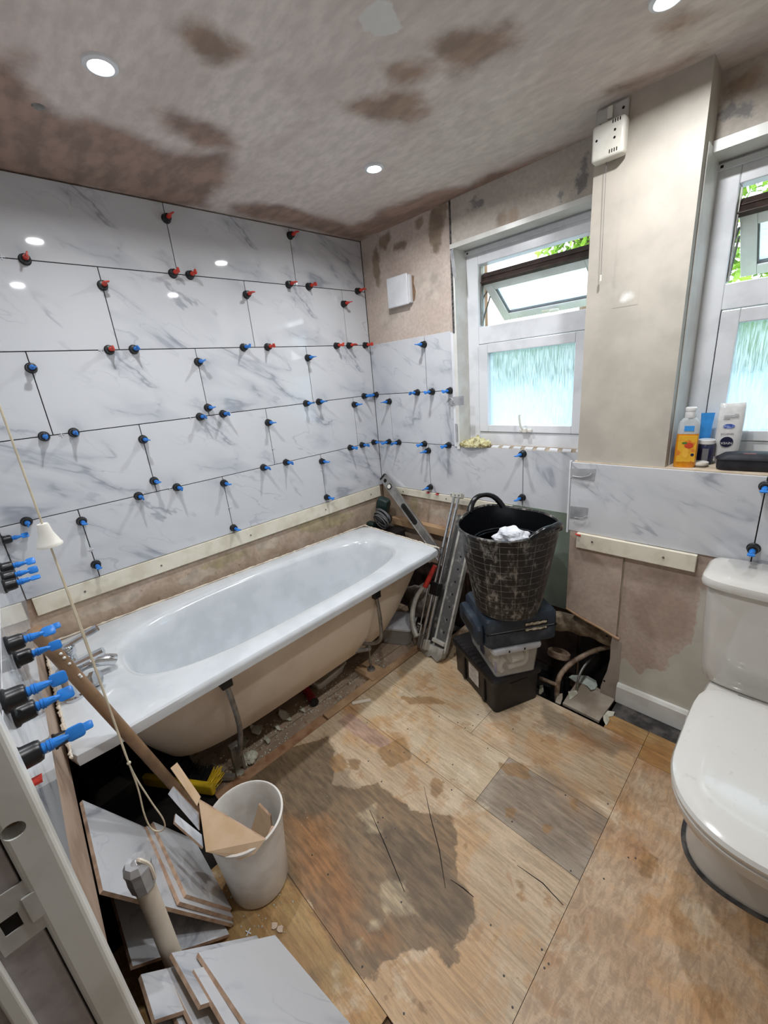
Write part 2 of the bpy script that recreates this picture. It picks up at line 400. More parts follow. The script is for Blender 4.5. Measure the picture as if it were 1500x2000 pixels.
part('masonry', (1.34, .02, 1.062), (1.655, .30, 2.06), M['white_paint'], wb)
part('masonry', (2.5, .0, 1.062), (2.9, .30, 2.06), M['white_paint'], wb)
P2 = lambda pts, y=0., ox=0., oz=0.: [(H(u, v, 'y', y).x-ox, H(u, v, 'y', y).z-oz) for u, v in pts]
# raw plaster above the tiles by the corner (z 1.667..ceiling, x 0..0.645)
def pe(u, v, a, b, y=0., ox=0., oz=0., ang=0):
    c = P2([(u, v)], y, ox, oz)[0]; return ell(c, a, b, ang)
surf('bare_plaster', (0, .002, 1.66), (1, 0, 0), (0, 0, 1), .648, CZ-1.66, .02, plaster_raw,
     {'patch': [pe(735, 520, .03, .10, oz=1.66), pe(750, 470, .05, .04, oz=1.66), pe(850, 450, .045, .10, oz=1.66), pe(820, 435, .03, .03, oz=1.66), pe(865, 410, .02, .05, oz=1.66), pe(780, 480, .05, .02, oz=1.66)],
      'pale': [pe(830, 560, .12, .08, oz=1.66), pe(760, 620, .1, .06, oz=1.66)]}, wb)
surf('old_painted_plaster', (.648, -.008, 2.048), (1, 0, 0), (0, 0, 1), .712, CZ-2.048, .02, paint_old,
     {'patch': [pe(1060, 300, .10, .015, ox=.648, oz=2.048), pe(1140, 340, .02, .05, ox=.648, oz=2.048), pe(930, 400, .04, .02, ox=.648, oz=2.048), pe(1110, 380, .05, .01, ox=.648, oz=2.048)],
      'bare': [pe(980, 430, .03, .03, ox=.648, oz=2.048), pe(1005, 425, .02, .03, ox=.648, oz=2.048)]}, wb)
surf('old_painted_plaster', (1.655, -.045, 2.06), (1, 0, 0), (0, 0, 1), .9, CZ-2.06, .02, paint_old,
     {'patch': [pe(1425, 215, .025, .02, y=-.045, ox=1.655, oz=2.06), pe(1460, 210, .03, .02, y=-.045, ox=1.655, oz=2.06), pe(1425, 190, .012, .03, y=-.045, ox=1.655, oz=2.06)],
      'bare': [(pe(1450, 160, .05, .02, y=-.045, ox=1.655, oz=2.06))]}, wb)
# strip of bare plaster between bath and tiles, along the left wall and the back wall
strip = layered('hacked_plaster', (196, 176, 156), (168, 146, 126), 8, [('patch', (182, 168, 128), .09, 20, .01, .7), ('pale', (206, 192, 174), .08, 18, .008, .75)], .9, bs=.8, spots=(30, .64, (120, 92, 70), .6), c3=(200, 178, 164))
surf('hacked_plaster', (-.009, 0, .0), (0, -1, 0), (0, 0, 1), 2.0, .80, .02, strip,
     {'patch': [ell((.5, .66), .22, .045, .1), ell((1.15, .65), .12, .03)], 'pale': [ell((1.3, .62), .1, .03), ell((1.68, .64), .12, .02), ell((.9, .65), .07, .03)]}, bpy.data.objects['wall_left'])
surf('hacked_plaster', (0, .006, .30), (1, 0, 0), (0, 0, 1), 1.0, .50, .02, strip, {'patch': [ell((.28, .38), .03, .08)], 'pale': [ell((.33, .37), .012, .07), ell((.5, .35), .1, .03)]}, wb)
part('green_plasterboard', (.98, -.004, .27), (1.345, .008, .785), plain('green_board', (126, 138, 124), .8, c2=(112, 124, 112), scale=5), wb)
part('dark_masonry', (0, -.001, -.1), (1.345, .01, .30), plain('dark_brick', (66, 48, 40), .95, c2=(40, 30, 26), scale=14, bs=.6), wb)
# chimney-like pillar and boxing below
pil = struct(box('wall_pillar', (1.356, -.162, 1.066), (1.664, .02, CZ), layered('pillar_paint', (192, 185, 173), (186, 178, 166), 1.5, [], .55, bs=.03, spots=(22, .75, (160, 150, 138), .5), fine=8)))
fp_ = H(1222, 580, 'y', -.1625); surf('filler_patch', (fp_.x-.04, -.1626, fp_.z-.03), (1, 0, 0), (0, 0, 1), .08, .06, .004, layered('filler', (192, 185, 173), (186, 178, 166), 1.5, [('white', (226, 224, 220), .03, 40, .01, .9, .96)], .55, bs=0, fine=8), {'white': [ell((.04, .03), .022, .014, .5)]}, pil)
board = layered('boxing_board', (196, 177, 164), (182, 162, 148), 4, [('paint', (200, 196, 184), .05, 26, .004, 1, .96), ('patch', (160, 134, 118), .06, 14, .03, .5)], .75, bs=.12, spots=(26, .74, (130, 108, 92), .5), c3=(188, 166, 152))
by = -.165
bxw = struct(obj('wall_boxing', prism(new(), [(1.345, by, 1.064), (2.75, by, 1.064), (2.75, by, -.02), (1.60, by, -.02), (1.60, by, .33), (1.567, by, .33), (1.567, by, .318), (1.345, by, .382)], (0, .02, 0)), M['slate']))
PEEL = [(1205, 1370), (1206, 1320), (1210, 1290), (1218, 1284), (1225, 1287), (1238, 1308), (1250, 1318), (1262, 1305), (1280, 1303), (1290, 1312), (1305, 1305), (1305, 1293), (1298, 1290), (1330, 1272), (1345, 1262), (1355, 1240), (1360, 1210), (1365, 1170), (1368, 1150), (1500, 1150), (1500, 1450), (1205, 1400)]
surf('bare_board_face', (1.569, by-.0015, .0), (1, 0, 0), (0, 0, 1), 1.15, .78, .012, board, {'paint': [P2(PEEL, by, 1.569)], 'patch': [pe(1290, 1200, .1, .12, y=by, ox=1.569), pe(1330, 1130, .12, .03, y=by, ox=1.569)]}, bxw)
obj('raised_board', prism(new(), [(1.347, by-.010, .78), (1.562, by-.010, .78), (1.564, by-.010, .325), (1.347, by-.010, .392)], (0, .009, 0)),
    layered('raised_board_face', (200, 182, 168), (188, 168, 154), 5, [], .75, bs=.1, spots=(30, .7, (140, 108, 88), .6), c3=(184, 158, 142)), bxw)
obj('plaster_lip', tube(new(), smoothpts([(1.347, by-.006, .386), (1.42, by-.01, .362), (1.5, by-.008, .34), (1.56, by-.01, .322), (1.575, by-.008, .318)], 5), .006, 6), M['timber'], bxw)
# vertical offcut strip with curved edge beside the hole
e = [(1.586, .30), (1.548, .318), (1.545, .27), (1.548, .2), (1.54, .13), (1.528, .08), (1.520, .035), (1.52, .0), (1.592, -.005)]
ob = obj('board_strip', prism(new(), [(x, by-.004, z) for x, z in e], (0, .014, 0)), plain('strip_board', (166, 156, 146), .8, c2=(150, 138, 126), scale=8), bxw)
for (u, v) in ((1185, 1243), (1180, 1330), (1197, 1166)):
    p = H(u, v, 'y', by-.0045); obj('screw_hole', cyl(new(), (p.x, p.y, p.z), (p.x, p.y+.004, p.z), .005, seg=10), M['dark'], bxw)
part('boxing_side', (1.345, by+.02, .37), (1.36, .02, 1.064), M['slate'], bxw)
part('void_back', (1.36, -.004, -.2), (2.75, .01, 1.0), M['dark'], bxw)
part('sill_board', (1.345, by+.0, 1.060), (2.75, .04, 1.076), plain('sill_dusty', (204, 188, 166), .8, c2=(178, 160, 138), scale=14), bxw)
# skirting
bs_ = struct(obj('baseboard_back', prism(new(), [(1.588, by-.002, .0), (1.588, by-.020, .0), (1.588, by-.020, .082), (1.588, by-.012, .094), (1.588, by-.002, .096)], (1.1, 0, 0)), M['white_paint']))

# ceiling
PC = lambda pts: [(H(u, v, 'z', CZ).x+.14, H(u, v, 'z', CZ).y+3.2) for u, v in pts]
ceil_m = layered('fresh_plaster', (222, 211, 204), (208, 195, 187), 3.2,
    [('damp', (160, 130, 114), .16, 5, .045, .92), ('damp2', (158, 128, 106), .13, 9, .035, .85), ('white', (226, 224, 220), .04, 22, .004, .95, .95)], .75, bs=.08, stretch=(.6, 1.3, 1), c3=(228, 218, 211), fine=25)
D1 = [(-60, 90), (40, 110), (60, 190), (120, 220), (250, 255), (330, 290), (400, 300), (455, 290), (450, 340), (420, 380), (410, 410), (250, 385), (0, 335), (-60, 320)]
D2 = [(450, 400), (500, 395), (560, 400), (640, 425), (690, 440), (740, 410), (830, 380), (900, 365), (960, 340), (1100, 290), (1150, 270), (1150, 290), (900, 395), (705, 470), (560, 440), (450, 415)]
D3 = [(290, 210), (340, 215), (450, 260), (460, 290), (400, 290), (330, 250)]
cl = struct(surf('ceiling', (-.14, -3.2, CZ), (1, 0, 0), (0, 1, 0), 3.1, 3.5, .025, ceil_m,
    {'damp': [PC(D1), PC(D2), PC(D3)],
     'damp2': [PC([(345, 60), (380, 50), (470, 85), (485, 110), (430, 130), (380, 105)]), PC([(850, 80), (880, 60), (1000, 40), (1015, 80), (930, 130), (900, 145), (850, 110)]), PC([(670, 200), (740, 185), (820, 180), (835, 215), (800, 250), (720, 230)]), PC([(760, 130), (850, 110), (860, 140), (780, 170)]), PC([(1280, 60), (1340, 20), (1380, 30), (1300, 75)]), PC([(1180, 180), (1385, 90), (1390, 100), (1240, 170)])],
     'white': [PC([(697, 40), (715, 15), (745, 0), (775, 8), (775, 35), (788, 50), (765, 72), (725, 70), (705, 60)])]}))
part('ceiling_slab', (-.14, -3.2, CZ+.004), (2.96, .3, CZ+.1), M['white_paint'], cl)
b = new(); lathe(b, [(.016, 0), (.013, -.003)], Matrix.Translation(H(75, 208, 'z', CZ)), 10); obj('bare_knot', b, M['dullmetal'], cl)

# remaining walls (right, behind the camera, hall beyond the doorway)
struct(box('wall_right', (2.75, -3.2, -.2), (2.9, .3, CZ+.1), M['hall']))
wf = struct(obj('wall_front', prism(new(), [(-.14, WCY(-.14)-.010, .505), (1.445, WCY(1.445)-.010, .505), (1.445, -2.10, .505), (-.14, -2.10, .505)], (0, 0, CZ-.505)),
    plain('near_wall_plaster', (180, 158, 140), .85, c2=(160, 136, 118), scale=9)))
part('wall_right_of_door', (2.29, -2.10, 0), (2.75, -1.99, CZ), M['hall'], wf)
part('wall_over_door', (1.445, -2.10, 2.06), (2.29, -1.99, CZ), M['hall'], wf)
part('void_lining', (-.14, -2.3, -.2), (1.445, -2.10, CZ), M['dark'], wf)
part('void_end', (1.40, -2.10, -.1), (1.445, WCY(1.44)-.012, .505), M['oldwood'], wf)
struct(box('wall_hall', (1.3, -3.3, -.2), (2.9, -3.2, CZ+.1), M['hall']))
part('hall_side', (1.3, -3.2, -.2), (1.445, -2.1, CZ), M['hall'], bpy.data.objects['wall_hall'])

# ------------------------------------------------------------------ floor
BL = [((196, 150, 98), 2.6, .50, .60, .55), ((168, 122, 74), 6.5, .56, .62, .45), ((222, 206, 180), 4.2, .56, .66, .5), ((150, 112, 76), 15, .62, .66, .5)]
ply = lambda name, c1, c2, c3=None, grain=(1, 12, 1): layered(name, c1, c2, 3.2, [
    ('grey', (150, 130, 110), .08, 9, .03, .7), ('wet', (138, 112, 82), .060, 17, .004, .9), ('wetdark', (104, 88, 68), .12, 10, .02, .55), ('rust', (176, 116, 58), .14, 9, .05, .6), ('pink', (188, 154, 138), .05, 22, .006, .75), ('spot', (164, 124, 76), .045, 34, .005, .75), ('pale', (206, 184, 150), .05, 20, .01, .75)], .55, stretch=(1, 3.4, 1), bs=.12, spots=(26, .73, (236, 226, 208), .5), fine=90, rot=(0, 0, .12), c3=c3, grain=grain, blotch=BL)
ply_a = ply('plywood_a', (208, 184, 154), (190, 164, 132), (214, 192, 164))
ply_b = ply('plywood_b', (212, 192, 162), (196, 170, 136), (220, 202, 174))
ply_c = ply('plywood_c', (202, 174, 144), (182, 150, 118), (210, 184, 156), grain=(7, 2.2, 1))
ply_d = ply('plywood_d', (186, 152, 100), (158, 122, 74), (198, 166, 118))
ply_g = ply('plywood_grey', (170, 156, 138), (154, 140, 122), (178, 164, 146))
WET = [(470, 1500), (560, 1462), (640, 1440), (655, 1480), (650, 1530), (700, 1540), (740, 1530), (770, 1555), (800, 1580), (850, 1590), (880, 1598), (892, 1630), (890, 1680), (895, 1720), (925, 1755), (932, 1790), (915, 1825), (890, 1850), (905, 1885), (880, 1890), (850, 1855), (790, 1862), (750, 1880), (735, 1920), (700, 1905), (660, 1860), (600, 1760), (545, 1700)]
PALE = [[(700, 1590), (730, 1570), (735, 1600), (745, 1625), (725, 1625)], [(745, 1725), (790, 1720), (800, 1760), (815, 1785), (790, 1790), (750, 1775), (740, 1750)], [(725, 1795), (745, 1800), (740, 1815), (720, 1810)], [(690, 1840), (705, 1835), (700, 1850)], [(655, 1870), (662, 1900), (650, 1930), (645, 1900)]]
RUST = [[(560, 1600), (640, 1600), (680, 1680), (700, 1800), (760, 1830), (740, 1860), (680, 1850), (600, 1740)], [(1185, 1405), (1250, 1440), (1240, 1470), (1190, 1440)], [(1255, 1445), (1310, 1440), (1310, 1520), (1255, 1500)], [(1115, 1425), (1160, 1440), (1190, 1470), (1140, 1470)], [(1200, 1620), (1260, 1640), (1280, 1700), (1250, 1720)], [(640, 1335), (700, 1380), (690, 1400), (640, 1370)]]
SPOT = [[(735, 1465), (790, 1440), (805, 1480), (760, 1500)], [(680, 1480), (705, 1485), (700, 1505), (683, 1500)], [(970, 1490), (1020, 1490), (1045, 1525), (990, 1515)], [(990, 1580), (1010, 1580), (1005, 1600), (990, 1595)], [(1060, 1610), (1078, 1615), (1072, 1632), (1060, 1625)], [(1110, 1555), (1125, 1560), (1130, 1585), (1115, 1580)], [(1010, 1720), (1022, 1730), (1030, 1765), (1015, 1760)], [(780, 1360), (850, 1362), (875, 1375), (800, 1375)], [(905, 1640), (915, 1645), (910, 1660)], [(960, 1825), (975, 1830), (965, 1840)], [(845, 1520), (870, 1525), (860, 1560), (840, 1550)], [(830, 1480), (842, 1478), (840, 1490)], [(1255, 1650), (1285, 1680), (1270, 1730), (1250, 1700)], [(640, 1480), (670, 1470), (680, 1500), (655, 1510)], [(800, 1950), (840, 1960), (830, 1975)], [(1120, 1775), (1130, 1780), (1122, 1800)]]
GREY = [[(985, 1520), (1060, 1500), (1190, 1600), (1130, 1700), (1040, 1640), (950, 1570)]]
BROWN = [[(1060, 1370), (1110, 1400), (1210, 1440), (1240, 1465), (1200, 1470), (1120, 1440), (1060, 1420)], [(480, 1505), (640, 1440), (700, 1540), (600, 1600), (520, 1600)], [(700, 1600), (800, 1620), (880, 1700), (925, 1790), (880, 1850), (800, 1780)], [(300, 1900), (640, 1900), (600, 2000)]]
def attrs(ox, oy):
    sh = lambda L: [[(x-ox, y-oy) for x, y in FL(p)] for p in L]
    return {'wet': sh([WET]), 'pale': sh(PALE), 'rust': sh(RUST), 'spot': sh(SPOT), 'grey': sh(GREY), 'wetdark': sh(BROWN), 'pink': sh([[(655, 1408), (687, 1392), (740, 1432), (770, 1450), (745, 1462), (715, 1450)]])}
dusty = layered('dusty_boards', (166, 144, 122), (142, 120, 100), 5, [], .9, stretch=(3, 1, 1), bs=.6, spots=(24, .6, (108, 80, 60), .7), c3=(178, 160, 140))
fl = struct(box('floor', (-.14, -3.3, -.25), (2.9, .3, -.235), M['dark']))
for i in range(5):      # old boards under the bath run away from the camera
    x0 = -.01+i*.137; part('old_floorboard', (x0, -1.62, -.040), (x0+.132, -.13, -.014), dusty, fl)
part('subfloor', (.69, -1.62, -.045), (1.36, -.405, -.016), M['oldwood'], fl)
part('subfloor', (.87, -3.2, -.045), (1.36, -1.62, -.016), M['oldwood'], fl)
part('subfloor', (.73, -.40, -.045), (1.04, -.03, -.016), M['oldwood'], fl)
part('subfloor', (1.36, -3.2, -.045), (2.75, -.368, -.016), M['oldwood'], fl)
part('subfloor', (1.60, -.366, -.045), (2.75, -.17, -.016), M['oldwood'], fl)
def sheet(x0, x1, y0, y1, mat, step=.012):
    g = .0007; part('plywood_edge', (x0+g, y0+g, -.016), (x1-g, y1-g, -.0006), M['oldwood'], fl)
    return surf('plywood_sheet', (x0+g, y0+g, 0), (1, 0, 0), (0, 1, 0), x1-x0-2*g, y1-y0-2*g, step, mat, attrs(x0+g, y0+g), fl)
sheet(.665, 1.745, -1.575, -.985, ply_a, .010)
sheet(.665, 1.38, -.985, -.745, ply_b, .012)
sheet(1.38, 1.745, -.985, -.745, ply_g, .012)
sheet(.665, 1.20, -.745, -.40, ply_b, .012)
sheet(1.20, 1.745, -.745, -.362, ply_a, .012)
sheet(.72, 1.05, -.40, -.05, ply_c, .014)
sheet(1.745, 2.75, -1.60, -.43, ply_c, .014)
sheet(.87, 1.52, -2.05, -1.575, ply_d, .014)
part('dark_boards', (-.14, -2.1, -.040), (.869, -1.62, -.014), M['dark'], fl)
sheet(1.52, 2.75, -2.05, -1.60, ply_c, .02)
sheet(1.745, 2.75, -.43, -.27, ply_d, .014)
part('hall_floor', (1.3, -3.2, -.016), (2.75, -2.05, -.001), M['oldwood'], fl)
part('adhesive_strip', (1.595, -.27, -.016), (2.75, -.166, -.002), M['bitumen'], fl)
obj('stone_slab', prism(new(), [(x, y, -.012) for x, y in FL([(1099, 1373), (1112, 1352), (1127, 1331), (1145, 1325), (1166, 1342), (1196, 1362), (1200, 1366), (1170, 1408), (1130, 1388)])], (0, 0, .011)), M['slate'], fl)
sheet(1.60, 1.745, -.362, -.272, ply_d, .012)
part('joist', (1.05, -.395, -.14), (1.46, -.36, -.016), M['dark'], fl)  # both joists near-black: shade of the hole put into their colour
part('floor_joist', (.0, -.13, -.12), (1.35, -.08, -.045), M['dark'], fl)
b = new(); rnd = random.Random(31)
for i in range(46):
    if i < 26: x, y = rnd.choice([(rnd.uniform(.7, 1.72), rnd.choice([-1.56, -1.0, -.97, -.76, -.73])+rnd.uniform(-.006, .006)), (rnd.choice([1.73, 1.76, 1.23, 1.17])+rnd.uniform(-.005, .005), rnd.uniform(-1.5, -.45))])
    else: x, y = rnd.uniform(.7, 1.9), rnd.uniform(-1.6, -.45)
    lathe(b, [(.0028, .0002), (.0026, .0009), (0, .0009)], Matrix.Translation((x, y, 0)), 8)
obj('nail_heads', b, M['bitumen'], fl)
for k_, pts in enumerate(([(828, 1535), (842, 1600), (858, 1660), (870, 1735)], [(722, 1582), (752, 1650), (790, 1742)], [(880, 1718), (905, 1735), (925, 1752)], [(1010, 1690), (1060, 1725), (1100, 1768)])):
    q_ = [Vector((x, y, 0)) for x, y in FL(pts)]; b = new(); nn_ = len(q_)
    side = [Vector((-(q_[min(i+1, nn_-1)]-q_[max(i-1, 0)]).y, (q_[min(i+1, nn_-1)]-q_[max(i-1, 0)]).x, 0)).normalized()*(.0016*math.sin(PI*(i+.4)/nn_)) for i in range(nn_)]
    prism(b, [p+s_+Vector((0, 0, .0002)) for p, s_ in zip(q_, side)]+[p-s_+Vector((0, 0, .0002)) for p, s_ in list(zip(q_, side))[::-1]], (0, 0, .0003)); obj('board_crack', b, M['dark'], fl)
# edge batten beside the bath
a, b = H(470, 1520, 'z', 0), H(800, 1275, 'z', 0)
fb = Matrix.Translation((.655, -1.0, 0)) @ Matrix.Rotation(.0, 4, 'Z')
part('edge_batten', (.618, -1.10, -.014), (.662, -.36, .004), M['timber'], fl, .002)
part('edge_batten', (.610, -1.62, -.014), (.660, -1.105, -.004), plain('rusty_edge', (164, 128, 98), .8, c2=(134, 92, 62), scale=16), fl, .002)

# ------------------------------------------------------------------ tile cladding
def tiles(name, rects, o0, eu, ev, en, mat, parent, th=.010, seed=0, flip=1):
    o0, eu, ev, en = Vector(o0), Vector(eu), Vector(ev), Vector(en)
    bm = new(); ul = bm.loops.layers.uv.verify(); rnd = random.Random(seed)
    g = .0017; bv = .0008
    for (u0, u1, v0, v1, du) in rects:      # du: where the print starts
        a, b2, c, d = u0+g, u1-g, v0+g, v1-g
        off = rnd.choice([(0, 0), (0, 0), (.0, .9), (3.1, .3), (5.2, .7), (7.7, .1)])
        inn = [(a+bv, c+bv), (b2-bv, c+bv), (b2-bv, d-bv), (a+bv, d-bv)]; out = [(a, c), (b2, c), (b2, d), (a, d)]
        V = [bm.verts.new(o0+eu*x+ev*y) for x, y in inn]; Wv = [bm.verts.new(o0+eu*x+ev*y-en*bv) for x, y in out]; B = [bm.verts.new(o0+eu*x+ev*y-en*th) for x, y in out]
        fs = [bm.faces.new(V)]
        for i in range(4):
            j = (i+1) % 4
            fs.append(bm.faces.new((Wv[i], Wv[j], V[j], V[i]))); fs.append(bm.faces.new((B[i], B[j], Wv[j], Wv[i])))
        for f in fs:
            for l in f.loops:
                q = l.vert.co-o0; l[ul].uv = ((q.dot(eu)-du)*flip+off[0], q.dot(ev)-v0+off[1])
    o = obj(name, bm, mat, parent)
    return o
def rows(spec, umax):
    R = []
    for (z0, z1, s0) in spec:
        edges = [0]; s = s0
        while s < umax: 
            if s > .02: edges.append(s)
            s += T
        edges.append(umax)
        for i in range(len(edges)-1):
            du = edges[i] if i else (edges[1]-T)
            R.append((edges[i], edges[i+1], z0, z1, du))
    return R
wl = bpy.data.objects['wall_left']
tiles('tile_cladding', rows([(ZJ[1], CZ-.004, .485), (ZJ[2], ZJ[1], .1801), (ZJ[3], ZJ[2], .4787), (ZJ[4], ZJ[3], .1811), (ZJ[5], ZJ[4], .479)], 1.93),
      (0, 0, 0), (0, -1, 0), (0, 0, 1), (1, 0, 0), M['marble'], wl, seed=3, flip=-1)
tiles('tile_cladding', rows([(ZJ[3], ZJ[2], .4403), (ZJ[4], ZJ[3], .1361)], .622) + rows([(ZJ[5], ZJ[4], .4294)], 1.343), (0, 0, 0), (1, 0, 0), (0, 0, 1), (0, -1, 0), M['marble'], wb, seed=5)
tiles('tile_cladding', rows([(.772, 1.074, .605)], 1.40), (1.338, by-.011, 0), (1, 0, 0), (0, 0, 1), (0, -1, 0), M['marble'], bxw, seed=8)
dC = Vector((1, -.035, 0)).normalized()
tiles('tile_cladding', rows([(ZJ[5], ZJ[4], .35), (ZJ[4], ZJ[3], .65), (ZJ[3], ZJ[2], .35), (ZJ[2], ZJ[1], .65)], 1.40), (0.0, -1.93, 0), dC, (0, 0, 1), (.035, 1, 0), M['marble'], wf, seed=11)
part('joint_backing', (-.0105, -1.92, .78), (-.006, 0, CZ-.003), M['grout'], wl)
part('joint_backing', (0.0, .004, .78), (.62, .008, ZJ[2]), M['grout'], wb)
part('joint_backing', (.62, .004, .78), (1.34, .008, 1.066), M['grout'], wb)
part('joint_backing', (1.345, by-.006, .775), (2.7, by-.003, 1.07), M['grout'], bxw)
part('corner_shadow_gap', (-.001, -.0015, .78), (.0015, .003, CZ-.002), M['grout'], wb)
# edge trims
part('tile_trim', (.621, -.004, 1.072), (.640, .05, 1.665), M['upvc'], wb, .002)
part('tile_trim', (1.343, -.012, .50), (1.347, .004, 1.07), M['duct'], wb)
part('tile_trim', (1.331, by-.013, .762), (1.338, by+.0, 1.078), M['upvc'], bxw)
part('angle_bead', (.640, -.010, 1.66), (.650, .0, CZ), M['duct'], wb)

# battens screwed under the tiles
def batten(lo, hi, label, screws, ax):
    o = tag(box('support_batten', lo, hi, M['batten'], bev=.002), label, 'batten', None)
    for s in screws:
        p, n = s; obj('screw', cyl(new(), p, Vector(p)+Vector(n)*.003, .004, seg=8), M['dullmetal'], o)
    return o
batten((-.009, -1.915, .705), (.006, -.03, .779), 'long white batten screwed to the left wall under the marble tiles above the bath', [((.006, -y, .74), (1, 0, 0)) for y in (.12, .5, 1.0, 1.45, 1.75)], 0)
batten((.07, -.007, .735), (.98, .005, .779), 'white batten under the back wall tiles, behind the spirit level and the black tub', [((x, -.007, .757), (0, -1, 0)) for x in (.2, .55, .9)], 1)
batten((1.38, by-.024, .705), (1.80, by-.002, .771), 'white batten screwed under the tile left of the toilet cistern', [((1.445, by-.024, .745), (0, -1, 0)), ((1.70, by-.024, .74), (0, -1, 0))], 1)
tag(box('timber_ledge', (.10, -.045, .525), (.98, .003, .572), M['timber'], bev=.002), 'raw timber ledge along the back wall behind the spirit level', 'timber')

# ------------------------------------------------------------------ levelling clips
def cap_bm():
    b = new(); lathe(b, [(.0185, 0), (.0185, .004), (.0165, .0055), (.0155, .007), (.015, .022), (.0135, .0265), (.009, .028), (.0, .028)], None, 20); return b
def handle_bm():
    b = new(); lathe(b, [(.0078, .026), (.0078, .030), (.0066, .031), (.0066, .033), (.0078, .034), (.0078, .037), (.0066, .038), (.0070, .041), (.0045, .054), (.004, .058), (.0, .058)], None, 12)
    loft(b, [[Vector((p.x, yy, .0655+p.y)) for p in rrect(hx, hy, .0048, 0, 4)] for yy, hx, hy in ((-.0024, .0085, .0095), (-.0014, .0098, .0108), (.0014, .0098, .0108), (.0024, .0085, .0095))])
    for zz in (.0335, .0375): lathe(b, [(.0086, zz), (.0086, zz+.0018)], None, 12)
    bx(b, (-.0022, -.006, .030), (.0022, .006, .052)); return b
_cap = obj('cap', cap_bm(), M['blackcap'], smooth=True); _hb = obj('handle', handle_bm(), M['blue'], smooth=True); _hr = obj('handle', handle_bm(), M['red'], smooth=True)
capM, hbM, hrM = _cap.data, _hb.data, _hr.data
for x in (_cap, _hb, _hr): bpy.data.objects.remove(x)
def clip(p, n, red, rot, label, group):
    q = Vector(n).to_track_quat('Z', 'Y')
    t = thing('levelling_clip', p, label, 'tile levelling clip', group); t.rotation_mode = 'QUATERNION'; t.rotation_quaternion = q @ Matrix.Rotation(rot, 4, 'Z').to_quaternion()
    for nm, me in (('cap', capM), ('handle', hrM if red else hbM)):
        o = bpy.data.objects.new(nm, me); COL.objects.link(o); o.parent = t
    return t
ORD = ['nearest', 'second', 'third', 'fourth', 'fifth', 'sixth', 'seventh', 'eighth', 'ninth', 'tenth']
def odn(i, n, from_): return ('nearest to %s' % from_) if i == 0 else ('%s from %s' % (ORD[i], from_))
JN = {1: 'top', 2: 'second', 3: 'third', 4: 'fourth'}
RN = {1: 'top', 2: 'second', 3: 'third', 4: 'fourth', 5: 'bottom'}
Ah = {1: [(48, 506, 1), (337, 534, 1), (370, 537, 1), (563, 556, 1), (602, 560, 1), (697, 568, 1)],
      2: [(213, 683, 1), (261, 683, 0), (475, 679, 0), (522, 678, 1), (656, 676, 1), (680, 670, 1), (712, 674, 1)],
      3: [(86, 852, 0), (144, 845, 0), (390, 814, 0), (435, 808, 0), (597, 788, 0), (622, 785, 0), (710, 773, 0)],
      4: [(52, 1019, 0), (270, 968, 0), (345, 951, 0), (514, 913, 0), (558, 903, 0), (683, 874, 0), (706, 869, 0), (729, 864, 0)]}
Av = {1: [(327, 428, 1, 'second'), (568, 461, 1, 'nearest')], 2: [(201, 558, 1, 'third'), (482, 576, 1, 'second'), (670, 594, 1, 'nearest')],
      3: [(59, 719, 0, 'third'), (387, 707, 0, 'second upper'), (407, 796, 0, 'second lower'), (601, 699, 0, 'nearest')],
      4: [(280, 858, 0, 'third upper'), (301, 939, 0, 'third lower'), (525, 825, 0, 'second'), (692, 790, 0, 'nearest')],
      5: [(158, 1018, 0, 'third upper'), (187, 1102, 0, 'third lower'), (438, 943, 0, 'second upper'), (457, 1030, 0, 'second lower'), (627, 901, 0, 'nearest upper'), (640, 970, 0, 'nearest lower')]}
cname = {0: 'blue', 1: 'red'}
def vtxt(s):
    w = s.split(); j = {'nearest': 'nearest to the corner', 'second': 'second from the corner', 'third': 'third from the corner'}[w[0]]
    return (w[1]+' ' if len(w) > 1 else ''), j
G1 = 'levelling clips on the left wall'; G2 = 'levelling clips on the back wall'; G3 = 'levelling clips on the near wall'; G4 = 'levelling clips on the boxing tiles'
for k, L in Ah.items():
    L = sorted(L, key=lambda c: -c[0])
    for i, (u, v, r) in enumerate(L):
        p = H(u, v, 'x', 0)
        clip((0, p.y, ZJ[k]), (1, 0, 0), r, random.choice([.15, .4, 1.2, 1.45, -.3])+PI/2, '%s clip on left wall, %s horizontal joint, %s' % (cname[r], JN[k], odn(i, 0, 'the corner')), G1)
for k, L in Av.items():
    for (u, v, r, s) in L:
        p = H(u, v, 'x', 0); ul_, j = vtxt(s); off = {1: .485, 2: .1801, 3: .4787, 4: .1811, 5: .479}[k]
        n = round((-p.y-off)/T); clip((0, -(off+n*T), p.z), (1, 0, 0), r, random.choice([0, .2, -.2, .5]), '%s%s clip on left wall, %s tile row, upright joint %s' % (ul_, cname[r], RN[k], j), G1)
Bh = {3: [(736, 770), (816, 766), (845, 764), (880, 762)], 4: [(761, 862), (780, 863), (830, 866), (877, 869)]}
for k, L in Bh.items():
    for i, (u, v) in enumerate(L):
        p = H(u, v, 'y', 0); clip((max(p.x, .018), 0, ZJ[k]), (0, -1, 0), 0, random.choice([0.1, .6, -.4])+PI/2, 'blue clip on back wall left of window, %s joint, %s' % ('upper level' if k == 3 else 'sill level', odn(i, 0, 'the corner')), G2)
